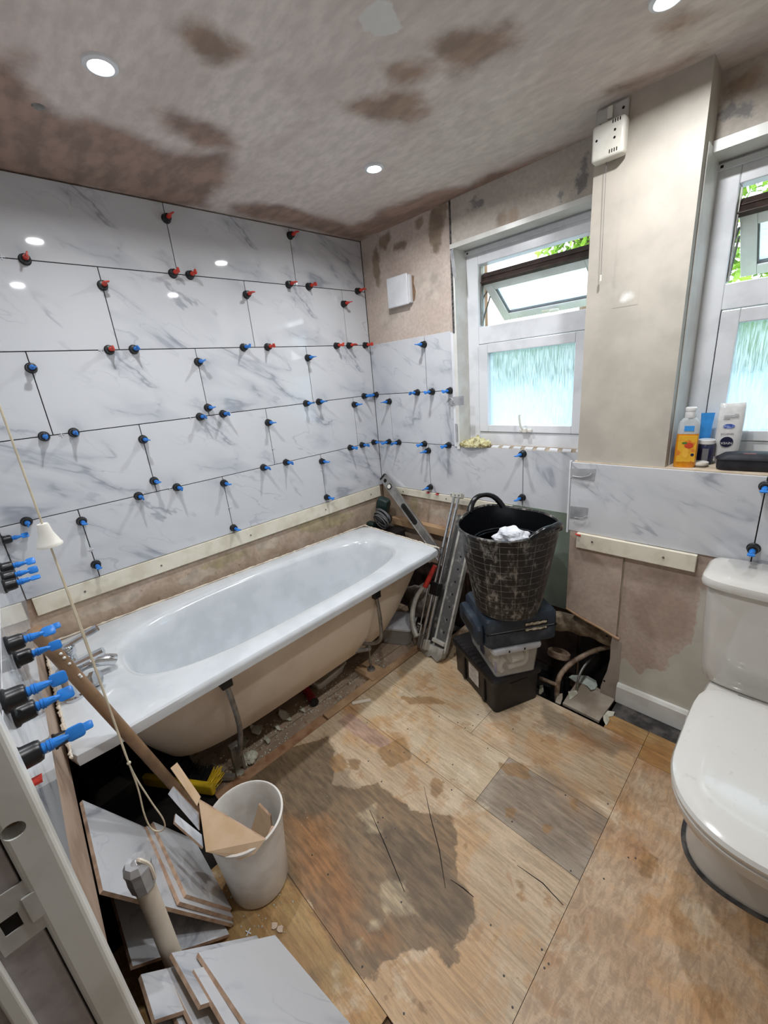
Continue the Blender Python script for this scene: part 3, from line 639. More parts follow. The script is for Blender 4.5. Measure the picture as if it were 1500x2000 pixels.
for (u, v, x, s) in [(827, 673, .4403, 'near the top edge of the tiles beside the extractor cover'), (760, 784, .1361, 'on the short upright joint right beside the corner'), (838, 880, .4294, 'on the upright joint below the cloth, upper of two'), (841, 951, .4294, 'on the upright joint above the red wedges, lower of two'), (1022, 886, 1.0324, 'on the upright joint under the sill, upper of two'), (1020, 971, 1.0324, 'on the upright joint right behind the black tub, lower of two')]:
    p = H(u, v, 'y', 0); clip((x, 0, p.z), (0, -1, 0), 0, random.choice([.1, -.2, .5]), 'blue tile clip %s' % s, G2)
for (u, v, s) in [(1497, 950, 'upper blue tile clip on the joint above the toilet cistern at the right edge'), (1481, 1072, 'lower blue tile clip on the joint just above the cistern lid')]:
    p = H(u, v, 'y', by-.011); clip((1.338+.605, by-.011, p.z), (0, -1, 0), 0, 0, s, G4)
def HC(u, v):
    d = ray(u, v); t = (-1.93-.035*CAM.x-CAM.y)/(d.y+.035*d.x); return CAM+d*t
for (u, v, r, s) in [
                     (32, 1488, 0, 'large foreground blue clip nearest the door lining on the near wall'), (105, 1450, 0, 'blue clip half hidden behind the largest foreground clip'),
                     (5, 1372, 0, 'lower pair of near wall clips, the left blue one'), (27, 1400, 0, 'lower pair of near wall clips, the right blue one'),
                     (12, 1262, 0, 'upper pair of near wall clips, the left blue one'), (30, 1290, 0, 'upper pair of near wall clips, the right blue one'), (60, 1240, 0, 'blue clip with only its tip showing behind the upper pair'),
                     (1, 1112, 0, 'topmost of the three blue clips bunched at the left edge'), (4, 1130, 0, 'middle of the three blue clips bunched at the left edge'), (7, 1146, 0, 'lowest of the three blue clips bunched at the left edge'),
                     (-2, 1024, 0, 'highest blue clip at the left edge near the far corner'), (1, 1040, 0, 'middle blue clip at the left edge near the far corner'), (4, 1056, 0, 'lowest blue clip at the left edge near the far corner')]:
    p = HC(u, v); clip((p.x, WCY(p.x), p.z), (.035, 1, 0), r, random.choice([.2, .9, 1.3]), s, G3)
# red wedges
def wedge(p, d, n, label, g, k=1):
    Mx = frame(p, d, n); b = new(); prism(b, [Mx@Vector(q) for q in ((0, 0, 0), (.022*k, 0, 0), (.022*k, 0, .005*k), (.0, 0, .0015*k))], (Mx.to_3x3()@Vector((0, .022*k, 0)))); return tag(obj('tile_wedge', b, M['red']), label, 'wedge', g)
for (u, v, s) in [(837, 962, 'small red wedge on the back batten, under the tile joint'), (855, 965, 'small red wedge on the back batten, right of its twin'), (1026, 995, 'small red wedge under the back wall tiles behind the black tub')]:
    p = H(u, v, 'y', -.002); wedge((p.x-.01, .004, .779 if p.x < .9 else .774), (1, 0, 0), (0, -1, 0), s, 'red wedges under the back tiles')
p = H(1131, 1040, 'y', by-.012); wedge((p.x-.01, by-.008, .767), (1, 0, 0), (0, -1, 0), 'small red wedge at the left end of the batten on the boxing', None)
for (u, v, s) in [(42, 1462, 'red wedge just above the largest foreground clip'), (50, 1528, 'red wedge just below the largest foreground clip')]:
    p = HC(u, v); wedge((p.x, WCY(p.x), p.z), (1, -.035, 0), (.035, 1, .0), s, 'red wedges on the near wall', .8)
# small white cross spacers left in the joints
def spacer(p, n, label, g):
    Mx = Matrix.Translation(p) @ Vector(n).to_track_quat('Z', 'Y').to_matrix().to_4x4(); b = new(); bx(b, (-.009, -.0012, 0), (.009, .0012, .004), Mx); bx(b, (-.0012, -.009, 0), (.0012, .009, .004), Mx)
    return tag(obj('tile_spacer', b, M['upvc']), label, 'tile spacer', g)
for (u, v, s) in [(3, 502, 'at the left edge of the photo on the top joint'), (371, 814, 'left of the paired clips mid wall on the third joint'), (120, 849, 'between two blue clips on the third joint'), (447, 807, 'right of the paired clips mid wall on the third joint'), (177, 1073, 'on the upright joint low at the left'), (448, 991, 'on the upright joint low in the middle of the wall'), (533, 876, 'on the upright joint in the fourth row'), (628, 918, 'on the upright joint low near the corner'), (197, 684, 'left of the red clip on the second joint'), (331, 953, 'left of the second clip on the fourth joint')]:
    p = H(u, v, 'x', 0); spacer((0, p.y, p.z), (1, 0, 0), 'white cross spacer %s' % s, 'white spacers on the left wall')
p = H(485, 1822, 'z', 0); 
spacer((p.x, p.y, .0), (.2, .1, 1), 'white cross spacer lying on the floor between tiles and bin', None)
# duct tape pieces
def tape(name, pts, n, label):
    b = new(); prism(b, pts, Vector(n)*.0008); return tag(obj('duct_tape', b, M['tape']), label, 'tape', 'pieces of grey duct tape')
ty = by-.0125
q = lambda u, v, y=ty: tuple(H(u, v, 'y', y))
def tapey(pl, label, y=ty, curl=None):
    t = tape('t', [q(u, v, y) for u, v in pl], (0, -1, 0), label)
    if curl:
        obj('loose_edge', tube(new(), smoothpts([q(u, v, y-.004-dy) for u, v, dy in curl], 4), .0022, 6), M['tape'], t)
tapey([(1114, 915), (1164, 916), (1160, 939), (1114, 933)], 'upper piece of duct tape on the left end of the boxing tile', curl=[(1118, 930, 0), (1135, 932, .004), (1150, 929, .008), (1156, 924, .004)])
tapey([(1114, 988), (1149, 992), (1146, 1008), (1113, 1012)], 'lower piece of duct tape on the left end of the boxing tile', curl=[(1122, 1011, 0), (1135, 1012, .004), (1146, 1008, .002)])
tapey([(875, 776), (906, 773), (906, 791), (884, 792), (875, 786)], 'duct tape holding the tile trim left of the window', y=-.006, curl=[(873, 785, 0), (879, 777, .01), (885, 783, .012), (881, 792, .004)])
tape('t', [(.641, -.012, 2.03), (.662, -.014, 2.035), (.672, .0, 1.88), (.655, -.012, 1.92)], (0, -1, 0), 'strip of duct tape at the top left corner of the window opening')
tape('t', [(.636, -.012, 1.2), (.650, -.012, 1.2), (.650, -.012, 1.11), (.638, -.012, 1.10)], (0, -1, 0), 'strip of duct tape low on the window trim above the cloth')

# ------------------------------------------------------------------ windows
def window(n, x0, x1, yf, mull, left_open):
    z0, z1 = 1.068, 2.046
    w = 0.066
    b = new(); D = .065
    bx(b, (x0, yf, z0), (x0+w, yf+D, z1), None, .003); bx(b, (x1-w, yf, z0), (x1, yf+D, z1), None, .003)
    bx(b, (x0+w, yf+.0006, z1-.085), (x1-w, yf+D, z1), None, .003); bx(b, (x0+w, yf+.0006, z0), (x1-w, yf+D, z0+.075), None, .003)
    bx(b, (x0+w, yf+.0012, mull), (x1-w, yf+D, mull+.082), None, .003)
    W_ = struct(obj('window_%d' % n, b, M['upvc']))
    # reveal lining and stop bead
    part('top_bead', (x0, yf-.012, z1-.035), (x1, yf, z1-.018), M['upvc'], W_)
    part('bead_end', (x0+.012, yf-.0125, z1-.030), (x0+.020, yf-.0119, z1-.022), M['dark'], W_)
    # lower sash
    a, c = z0+.078, mull-.003; xa, xb = x0+w+.003, x1-w-.003; sw = .052
    b = new(); y0 = yf-.008
    for lo, hi in (((xa, y0, a), (xa+sw, yf+.05, c)), ((xb-sw, y0, a), (xb, yf+.05, c)), ((xa+sw, y0+.0006, a), (xb-sw, yf+.05, a+.036)), ((xa+sw, y0+.0006, c-.045), (xb-sw, yf+.05, c))): bx(b, lo, hi, None, .003)
    sash = obj('lower_sash', b, M['upvc'], W_)
    part('pane', (xa+sw-.004, yf+.018, a+.03), (xb-sw+.004, yf+.024, c-.04), M['obscure'], W_)
    part('sash_gap', (xa-.004, yf+.002, a), (xa+.001, yf+.03, c), M['dark'], W_)
    xm = (xa+xb)/2
    h = obj('handle', bx(new(), (xm-.032, y0-.014, a+.004), (xm+.032, y0, a+.020), None, .004), M['offwhite'], W_)
    b = new(); tube(b, smoothpts([(xm-.003, y0-.012, a+.012), (xm-.008, y0-.026, a+.022), (xm-.016, y0-.034, a+.045), (xm-.020, y0-.036, a+.075), (xm-.020, y0-.036, a+.094)], 5), .0055, 8)
    bx(b, (xm-.010, y0-.028, a+.004), (xm+.010, y0-.010, a+.026), None, .003); obj('lever', b, M['offwhite'], h, smooth=True)
    # top-hung vent sash, slid down and tilted out on its stays
    th = math.radians(52); L = .262
    top = Vector((0, yf+.035, 1.872)); dn = Vector((0, math.sin(th), -math.cos(th))); ou = Vector((0, math.cos(th), math.sin(th)))
    xa2, xb2 = x0+w+.008, x1-w-.008
    Mx = Matrix(((1, dn.x, ou.x, 0), (0, dn.y, ou.y, top.y), (0, dn.z, ou.z, top.z), (0, 0, 0, 1)))   # local: x, down the sash, outward
    b = new()
    for lo, hi in (((xa2, 0, 0), (xa2+.045, L, .04)), ((xb2-.045, 0, 0), (xb2, L, .04)), ((xa2+.045, 0, .0006), (xb2-.045, .045, .04)), ((xa2+.045, L-.045, .0006), (xb2-.045, L, .04))): bx(b, lo, hi, Mx, .003)
    vs = obj('vent_sash', b, M['upvc'], W_)
    b = new(); bx(b, (xa2-.003, -.014, .002), (xb2+.003, -.0003, .034), Mx, .002); bx(b, (xa2-.003, -.014, .034), (xb2+.003, L+.012, .046), Mx, .002); bx(b, (xa2-.003, L, .002), (xb2+.003, L+.012, .034), Mx, .002)
    # brown outer skin around the sash, open over the glass
    bmesh.ops.delete(b, geom=b.verts[:], context='VERTS')
    for lo, hi in (((xa2-.006, -.020, -.004), (xb2+.006, -.0004, .024)), ((xa2-.006, -.024, .024), (xb2+.006, .03, .052)), ((xa2-.006, .03, .0405), (xa2+.035, L+.01, .052)), ((xb2-.035, .03, .0405), (xb2+.006, L+.01, .052)), ((xa2+.035, L-.03, .0405), (xb2-.035, L+.01, .052))): bx(b, lo, hi, Mx, .002)
    obj('brown_outer_skin', b, M['brown_upvc'], vs)
    pb = new(); bx(pb, (xa2+.041, .041, .018), (xb2-.041, L-.041, .024), Mx); obj('vent_pane', pb, M['obscure'], vs)
    gb = new()
    for lo, hi in (((xa2+.045, .045, .006), (xa2+.050, L-.045, .018)), ((xb2-.050, .045, .006), (xb2-.045, L-.045, .018)), ((xa2+.05, L-.050, .006), (xb2-.05, L-.045, .018))): bx(gb, lo, hi, Mx)
    obj('gasket', gb, M['cable'], vs)
    hb = new(); bx(hb, (xm-.045, L-.03, -.008), (xm+.03, L-.014, 0), Mx, .002); bx(hb, (xm+.0, L-.034, -.02), (xm+.045, L-.020, -.008), Mx, .002); obj('vent_handle', hb, M['offwhite'], vs)
    st = new()
    for xx in (x0+w+.004, x1-w-.004):
        p0 = Vector((xx, yf+.03, 1.80)); p1 = Mx@Vector((xx, .05, .01)); p2 = Vector((xx, yf+.035, 1.70))
        bx(st, (xx-.002, yf+.02, mull+.09), (xx+.002, yf+.04, z1-.09)); tube(st, [p0, p1], .004, 6); tube(st, [p2, Mx@Vector((xx, .085, .01))], .004, 6)
    obj('friction_stay', st, M['dullmetal'], W_)
    return W_
w1 = window(1, .660, 1.345, .095, 1.594, True)
w2 = window(2, 1.662, 2.50, .055, 1.592, True)
# plaster returns round the openings
part('reveal', (.640, -.006, 1.06), (.660, .10, 2.05), M['white_paint'], wb)
part('reveal', (.640, -.012, 2.036), (1.36, .10, 2.056), M['white_paint'], wb)
part('reveal', (1.345, .0, 1.06), (1.357, .16, 2.05), M['white_paint'], wb)
part('sill_bed', (.64, .0005, 1.050), (1.356, .10, 1.0765), plain('sill_mortar', (176, 160, 142), .9, c2=(146, 130, 112), scale=16), wb)
part('reveal', (1.655, -.06, 2.036), (2.52, .06, 2.066), M['white_paint'], wb)
part('reveal', (1.6645, -.12, 1.076), (1.668, .055, 2.05), M['white_paint'], wb)
b = new()
for i in range(8):
    x = .85+i*.062; prism(b, [(x, .004, 1.0765), (x+.040, .004, 1.0765), (x+.022, .055, 1.0765), (x-.018, .055, 1.0765)], (0, 0, .005))
obj('adhesive_ridges', b, M['upvc'], wb)

# ------------------------------------------------------------------ outside
g = struct(box('garden_ground', (-8, .35, -3.2), (12, 14, -3.0), M['lawn']))
box_house = tag(box('garden_building', (-6, 7.0, -3.0), (10, 8.5, 1.30), M['garden']), 'pale blurred building seen through the lower obscured glass', 'building')
def tree(name, c, rr, n, seed, mat, label, sz):
    t = thing(name, (c[0], c[1], -3), label, 'tree')
    rnd = random.Random(seed); b = new()
    for i in range(n):
        d = Vector((rnd.gauss(0, 1), rnd.gauss(0, 1), rnd.gauss(0, 1))).normalized() * (rnd.random()**.45)
        p = Vector((c[0]+d.x*rr[0], c[1]+d.y*rr[1], c[2]+d.z*rr[2]))
        R = Matrix.Rotation(rnd.uniform(0, 6.28), 4, Vector((rnd.random(), rnd.random(), rnd.random())).normalized())
        s = sz*rnd.uniform(.6, 1.3); Mx = Matrix.Translation(p) @ R
        vs = [bm_v for bm_v in (b.verts.new(Mx@Vector(q2)) for q2 in ((-s, 0, 0), (-.3*s, -.35*s, .05*s), (.5*s, -.3*s, 0), (s, 0, -.1*s), (.5*s, .3*s, 0), (-.3*s, .35*s, .05*s)))]
        b.faces.new(vs)
    obj('foliage', b, mat, t)
    b = new(); tube(b, [(c[0]+.1, c[1], -3), (c[0], c[1], c[2]-rr[2]*.5), (c[0]-.1, c[1], c[2]+rr[2]*.3)], .1, 8, rs=[.14, .1, .03])
    for k in range(6):
        a = k*1.05; tube(b, [(c[0], c[1], c[2]-rr[2]*.4), (c[0]+math.cos(a)*rr[0]*.7, c[1]+math.sin(a)*rr[1]*.7, c[2]+rr[2]*(.5-.15*k))], .03, 5)
    obj('trunk', b, M['bark'], t)
pt = H(1110, 480, 'y', 3.2); tree('garden_tree', (pt.x+.25, 3.2, pt.z+.15), (.62, .5, .5), 1500, 3, M['leaf'], 'bright green tree seen through the open vent of the left window', .05)
pt = H(1490, 420, 'y', 2.6); tree('garden_tree', (pt.x+.9, 3.0, pt.z-.1), (1.5, .8, 1.1), 6000, 5, M['leaf'], 'dense green tree seen through the open vent of the right window', .055)
tree('garden_hedge', (-.6, 6.0, 1.55), (5.0, .4, .5), 9000, 9, M['leaf2'], 'green hedge blurred behind the obscured lower panes', .09)

# ------------------------------------------------------------------ downlights
for (x, y, s) in [(.692, -1.443, 'round recessed ceiling downlight at the upper left of the ceiling'), (.684, -.536, 'round recessed ceiling downlight near the far corner above the bath end'), (1.63, -.505, 'round recessed ceiling downlight near the window pillar at the top edge'), (1.63, -1.443, 'round recessed ceiling downlight by the doorway')]:
    t = thing('ceiling_downlight', (x, y, CZ), s, 'ceiling light', 'recessed downlights')
    b = new(); lathe(b, [(.024, -.001), (.024, -.006), (.029, -.009), (.038, -.006), (.040, -.0005)], Matrix.Translation((x, y, CZ)), 28)
    bmesh.ops.delete(b, geom=[f for f in b.faces if len(f.verts) > 4], context='FACES'); obj('bezel', b, M['upvc'], t, smooth=True)
    b = new(); lathe(b, [(.0235, -.0015), (.0235, -.0035)], Matrix.Translation((x, y, CZ)), 24); obj('lamp_face', b, M['lamp'], t)
    ld = bpy.data.lights.new('downlight_glow', 'AREA'); ld.shape = 'DISK'; ld.size = .06; ld.energy = LAMP_POWER; ld.color = (.97, .985, 1); ld.spread = math.radians(165)
    lo = bpy.data.objects.new('downlight_glow', ld); COL.objects.link(lo); lo.location = (0, 0, -.012); lo.parent = t

# ------------------------------------------------------------------ BATH
NL, NR, FR, FLc = Vector((.0, -1.934, 0)), Vector((.766, -1.956, 0)), Vector((.710, -.288, 0)), Vector((.078, -.262, 0))
def bm_(a, b, z): return (NL*(1-a)*(1-b)+NR*a*(1-b)+FR*a*b+FLc*(1-a)*b) + Vector((0, 0, z))
def bloop(ca, cb, ha, hb0, hb1, n, z, N_=96):
    out = []
    for k in range(N_):
        t = 2*PI*k/N_; c, s_ = math.cos(t)*.43, math.sin(t)*1.0
        # angle parameter tuned to the long shape
        hb = hb1 if s_ > 0 else hb0
        ct, st = math.cos(t), math.sin(t)
        r = (abs(ct)**n+abs(st)**n)**(-1/n)
        out.append(bm_(ca+ha*r*ct, cb+hb*r*st, z))
    return out
bath = thing('bathtub', (.38, -1.1, 0), 'white enamelled bathtub without its side panel along the left wall', 'bathtub')
RZ = .577
# (ca, cb, ha, hb_near, hb_far, n, z)
R = [(.5, .5, .500, .500, .500, 40, RZ-.040), (.5, .5, .502, .501, .501, 40, RZ-.020), (.5, .5, .500, .4995, .4995, 36, RZ-.007), (.5, .5, .492, .496, .496, 30, RZ-.001), (.5, .5, .470, .488, .488, 22, RZ),
     (.495, .525, .375, .410, .410, 3.2, RZ-.001), (.495, .525, .362, .402, .402, 3.0, RZ-.006), (.495, .525, .350, .394, .395, 2.9, RZ-.022), (.495, .525, .338, .385, .385, 2.8, RZ-.07), (.495, .525, .325, .370, .365, 2.8, RZ-.16), (.495, .525, .305, .350, .335, 2.8, RZ-.26), (.495, .525, .28, .325, .30, 2.8, RZ-.335), (.495, .525, .235, .29, .26, 2.8, RZ-.372), (.495, .525, .15, .2, .18, 2.8, RZ-.385)]
obj('tub', loft(new(), [bloop(*r) for r in R], False, True), M['enamel'], bath, smooth=True)
Sh = [(.5, .505, .455, .470, .465, 14, RZ-.012), (.5, .51, .435, .450, .445, 7, RZ-.09), (.49, .515, .41, .43, .42, 5, RZ-.2), (.48, .52, .365, .405, .385, 4.2, RZ-.32), (.47, .52, .325, .38, .35, 4, RZ-.405), (.46, .52, .27, .34, .31, 4, RZ-.432), (.46, .52, .15, .2, .2, 4, RZ-.435)]
obj('outer_shell', loft(new(), [bloop(*r) for r in Sh], False, True), M['shell'], bath, smooth=True)
def bb(a0, a1, b0, b1, z0, z1): return prism(new(), [bm_(a0, b0, z0), bm_(a1, b0, z0), bm_(a1, b1, z0), bm_(a0, b1, z0)], (0, 0, z1-z0))
obj('rim_batten', bb(.925, .955, .10, .30, RZ-.060, RZ-.036), M['shell'], bath); obj('rim_batten', bb(.925, .955, .60, .80, RZ-.060, RZ-.036), M['shell'], bath)
obj('end_batten', bb(.60, .975, .955, .985, RZ-.062, RZ-.038), M['cream'], bath)
# old sealant along the rim
def bead(pts, r, name='sealant'): 
    rnd = random.Random(len(pts)); P = [Vector(p)+Vector((rnd.uniform(-.002, .002), rnd.uniform(-.002, .002), 0)) for p in smoothpts(pts, 14)]
    return obj(name, tube(new(), P, r, 6, rs=[r*rnd.uniform(.5, 1.5) for _ in P]), M['cream'], bath)
bead([bm_(.0, t, RZ+.001) for t in np.linspace(.0, 1, 9)], .004); bead([bm_(t, .998, RZ+.001) for t in np.linspace(0, 1, 5)], .004); bead([bm_(t, .003, RZ+.002) for t in np.linspace(.05, 1, 6)], .005)
# cradle legs
def leg(top, foot, bend, nm):
    b = new(); tube(b, smoothpts([top, (top[0]+.004, top[1]+.01, (top[2]+foot[2])/2), bend, foot], 6), .0095, 8)
    l = obj('support_leg', b, M['dullmetal'], bath, smooth=True)
    obj('bracket', bx(new(), (top[0]-.022, top[1]-.02, top[2]-.028), (top[0]+.018, top[1]+.02, top[2]+.018), None, .004), M['black'], l); return l
p = H(437, 1318, 'x', .725); p2 = H(462, 1478, 'x', .68)
l1 = leg((.722, p.y, .525), (.60, -1.49, .12), (.690, p2.y+.01, .17), 1)
obj('clamp', bx(new(), (.585, -1.525, .03), (.615, -1.485, .14), None, .003), M['dullmetal'], l1)
obj('clamp_bolt', cyl(new(), (.652, -1.50, .05), (.652, -1.50, .17), .006), M['dullmetal'], l1)
p = H(735, 1150, 'x', .70); p2 = H(748, 1255, 'x', .69)
l2 = leg((.690, p.y, .515), (.60, -.80, .21), (.69, -.765, .25), 2)
l2b = obj('cross_bar', tube(new(), [(.63, -.79, .19), (.50, -.93, .17), (.2, -.95, .16)], .012, 8), M['dullmetal'], l2)
ft = H(727, 1297, 'z', .0)
b = new(); cyl(b, (.575, -.745, .012), (.575, -.745, .20), .0065, seg=10); cyl(b, (.575, -.745, .012), (.575, -.745, .020), .022, .018); cyl(b, (.575, -.745, .135), (.575, -.745, .15), .014, seg=6); obj('adjuster_foot', b, M['dullmetal'], l2, smooth=True)
# bath taps: chrome mixer body, two levers, spout
c0 = H(133, 1368, 'z', RZ)+Vector((0, .02, 0)); c1 = c0+Vector((-.155, .022, 0)); dv = (c1-c0)
lathe_ = lambda p, nm, par: obj(nm, (lambda b: (lathe(b, [(.030, 0), (.030, .010), (.023, .014), (.022, .075), (.026, .080), (.027, .105), (.022, .112), (0, .113)], Matrix.Translation(p), 20), b)[1])(new()), M['chrome'], par, smooth=True)
tb = lathe_(c0, 'bath_tap', bath); lathe_(c1, 'tap_pillar', tb)
obj('tap_bridge', cyl(new(), c0+Vector((0, 0, .05)), c1+Vector((0, 0, .05)), .020), M['chrome'], tb, smooth=True)
mid = (c0+c1)/2
b = new(); tube(b, smoothpts([mid+Vector((0, 0, .05)), mid+Vector((.01, .05, .06)), mid+Vector((.012, .10, .045)), mid+Vector((.012, .125, .03))], 5), .02, 10, rs=None); obj('spout', b, M['chrome'], tb, smooth=True)
for c, d in ((c0, Vector((.03, .095, .022))), (c1, Vector((.02, .09, .03)))):
    b = new(); e = c+Vector((0, 0, .108)); tube(b, smoothpts([e, e+d*.4, e+d*.8, e+d*1.12], 4), .008, 8, rs=[.011-.00*i if i < 7 else .013 for i in range(13)]); obj('tap_lever', b, M['chrome'], tb, smooth=True)
wp = H(172, 1330, 'z', RZ+.02)
b = new(); lathe(b, [(.018, 0), (.018, .016), (.027, .018), (.027, .034), (0, .036)], Matrix.Translation(wp) @ Vector((.6, .8, .25)).to_track_quat('Z', 'Y').to_matrix().to_4x4(), 8); obj('spout_end', b, M['chrome'], tb)

# things under and behind the bath
tr = thing('white_tray', (.42, -.93, 0), 'shallow white plastic tray pushed under the middle of the bath', 'tray')
Mx = Matrix.Translation((.40, -.925, -.013)) @ Matrix.Rotation(.12, 4, 'Z')
b = new()
def tray(hx, hy, h, t, r, fl=.008): return [[Mx@p for p in rrect(hx-fl*2, hy-fl*2, r, 0)], [Mx@p for p in rrect(hx, hy, r, h)], [Mx@p for p in rrect(hx+.004, hy+.004, r, h)], [Mx@p for p in rrect(hx+.004, hy+.004, r, h+.003)], [Mx@p for p in rrect(hx-t, hy-t, r, h+.003)], [Mx@p for p in rrect(hx-fl*2-t, hy-fl*2-t, r, t)]]
loft(b, tray(.072, .105, .05, .003, .02)); obj('tray_body', b, M['offwhite'], tr, smooth=True)
p = H(612, 1352, 'z', .02)
rp = thing('red_pipe_end', (.50, -1.05, 0), 'short dark red pipe end lying under the bath beside the tray', 'pipe')
b = new(); cyl(b, (.40, -1.057, .012), (.525, -1.083, .008), .021); obj('pipe', b, plain('dark_red', (150, 40, 52), .4, c2=(110, 30, 38), scale=10), rp, smooth=True)
b = new(); cyl(b, (.5255, -1.0831, .008), (.535, -1.0851, .0077), .022); obj('black_collar', b, M['black'], rp, smooth=True)
tag(box('packing_block', (.50, -.80, -.013), (.645, -.70, .010), M['timber'], bev=.002), 'short timber block under the adjustable bath foot', 'timber block')
b = new(); rnd = random.Random(4)
def flake(c, r, z, seed, th=.004, curl=.01, sy=.6):
    rn = random.Random(seed); n = 9; pts = [Vector((c[0]+r*math.cos(2*PI*k/n)*rn.uniform(.6, 1.2), c[1]+r*sy*math.sin(2*PI*k/n)*rn.uniform(.6, 1.2), z+curl*rn.random())) for k in range(n)]
    return prism(new(), pts, (0, 0, th))
for i, (u, v, r, s) in enumerate([(560, 1402, .055, 'curled plaster flake under the bath, longest one nearest the floor edge'), (505, 1428, .045, 'curled plaster flake beside the near bath leg'), (480, 1450, .03, 'small curled plaster flake touching the near bath leg'), (478, 1490, .04, 'white plaster flake at the foot of the near bath leg'), (520, 1365, .03, 'plaster flake in the shadow under the bath'), (540, 1418, .035, 'torn wallpaper-like flake overlapping the longest plaster flake'), (590, 1385, .022, 'small flake on the dusty boards right of the longest flake'), (522, 1445, .022, 'small flake between near bath leg and the floor edge'), (468, 1508, .028, 'dirty flake beside the plaster lump at the near bath leg')]):
    c = H(u, v, 'z', 0); tag(obj('plaster_flake', flake((c.x-(.02 if i < 5 else 0), c.y), r, -.013, i+3, curl=.02, sy=.35 if i in (0, 5) else .6), M['flake']), s, 'plaster flake')
lp = H(492, 1480, 'z', .02); b = new(); bmesh.ops.create_icosphere(b, subdivisions=3, radius=.035)
for v in b.verts: v.co *= .8+.4*mnoise.noise(v.co*50+Vector((3, 1, 2))); v.co.z *= .7
bmesh.ops.translate(b, verts=b.verts, vec=(lp.x-.02, lp.y, .008)); tag(obj('plaster_lump', b, M['flake']), 'rough plaster lump at the foot of the near bath leg', 'plaster lump')
# loose crumbs: nobody could count them
b = new(); rnd = random.Random(5)
for i in range(900):
    if i < 720: x, y, z = rnd.uniform(.45, .61), rnd.uniform(-1.6, -.62)-.0*i, -.0135
    elif i < 800: x, y, z = rnd.uniform(.9, 1.2), rnd.uniform(-1.78, -1.60), .0
    else: x, y, z = rnd.uniform(.72, 1.75), rnd.uniform(-1.5, -.45), .0
    s = rnd.uniform(.0012, .0045) * (.5 if i >= 800 else 1.4 if i < 160 else 1); bmesh.ops.create_cube(b, size=s, matrix=Matrix.Translation((x, y, z+s*.3)) @ Matrix.Rotation(rnd.random()*3, 4, Vector((rnd.random(), rnd.random(), 1))))
cr = tag(obj('plaster_crumbs', b, M['flake']), 'plaster crumbs and dust scattered along the floor edge by the bath', 'debris'); cr['kind'] = 'stuff'
for (u, v, s) in [(548, 1815, 'pale chip on the floor just above the front marble tiles'), (536, 1808, 'smaller pale chip on the floor left of the round one')]:
    c = H(u, v, 'z', 0); tag(obj('plaster_chip', flake((c.x, c.y), .010, .0, int(u), th=.003, curl=.001, sy=.9), plain('pink_chip', (206, 184, 164), .9)), s, 'chip')
c = H(706, 1372, 'z', 0); b = new(); bx(b, (-.045, -.008, .0), (.045, .008, .008), Matrix.Translation((c.x, c.y, .001)) @ Matrix.Rotation(.95, 4, 'Z'), .002); tag(obj('wood_sliver', b, M['cream']), 'pale sliver of wood on the plywood edge near the bath', 'wood sliver')
# clear plastic tub and dusty sack beyond the far end of the bath
ct = thing('storage_tub', (.50, -.42, 0), 'clear lidded plastic tub on the floor under the far end of the bath', 'plastic tub')
Mx = Matrix.Translation((.475, -.43, -.014)) @ Matrix.Rotation(.5, 4, 'Z')
b = new(); loft(b, tray(.105, .085, .11, .003, .03, .010)); obj('tub_body', b, M['clear'], ct, smooth=True)
b = new(); loft(b, [[Mx@p for p in rrect(.112, .092, .03, .114)], [Mx@p for p in rrect(.112, .092, .03, .124)], [Mx@p for p in rrect(.098, .078, .03, .128)]]); obj('lid', b, M['greylid'], ct, smooth=True)
for i, (cx, cy, z, sx, sy, sz, s, m) in enumerate([(.49, -.19, .115, .13, .07, .13, 'dusty grey sack slumped behind the far end of the bath', 'sack'), (.60, -.30, .17, .085, .06, .10, 'crumpled pale dust sack above the clear tub, between bath and tile cutter', 'sack')]):
    if i: z = .18; cx, cy = .56, -.30; sx, sy, sz = .07, .05, .08
    b = new(); bmesh.ops.create_icosphere(b, subdivisions=4, radius=1)
    for v in b.verts:
        k = 1+.28*mnoise.noise(v.co*1.6+Vector((i*3, 2, 1)))+.08*mnoise.noise(v.co*5)
        v.co = Vector((v.co.x*sx*k+cx, v.co.y*sy*k+cy, max(v.co.z*sz*k+z, z-sz*.98)))
    tag(obj('dust_sack', b, M[m], smooth=True), s, 'sack')

# broom head, black bag and bits in the dark by the near wall
A, B = Vector((.36, -1.80, .02)), Vector((.625, -1.625, .02))
dx = (B-A).normalized(); sd = Vector((-dx.y, dx.x, 0))
bh = thing('broom_head', ((A.x+B.x)/2, (A.y+B.y)/2, -.0), 'yellow broom head with black and yellow bristles lying behind the tile offcuts', 'broom')
Mx = frame(A-Vector((0, 0, .018)), dx, sd); L = (B-A).length
obj('head', bx(new(), (0, -.004, .0), (L, .020, .048), Mx, .007, 3), M['yellow'], bh, smooth=True)
b = new(); rnd = random.Random(2)
for i in range(330):
    x = rnd.uniform(.01, L-.045); z = rnd.uniform(.004, .044); p = Mx@Vector((x, .02, z)); q2 = Mx@Vector((x+rnd.uniform(-.01, .01), .085+rnd.uniform(-.006, .006), z+rnd.uniform(-.006, .014))); tube(b, [p, q2], .0012, 4)
obj('black_bristles', b, M['black'], bh)
b = new()
for i in range(70):
    x = rnd.uniform(L-.04, L-.005); z = rnd.uniform(.004, .044); p = Mx@Vector((x, .02, z)); q2 = Mx@Vector((x+rnd.uniform(-.012, .018), .08+rnd.uniform(-.01, .006), z+rnd.uniform(-.004, .02))); tube(b, [p, q2], .0013, 4)
obj('yellow_bristles', b, M['yellow'], bh)
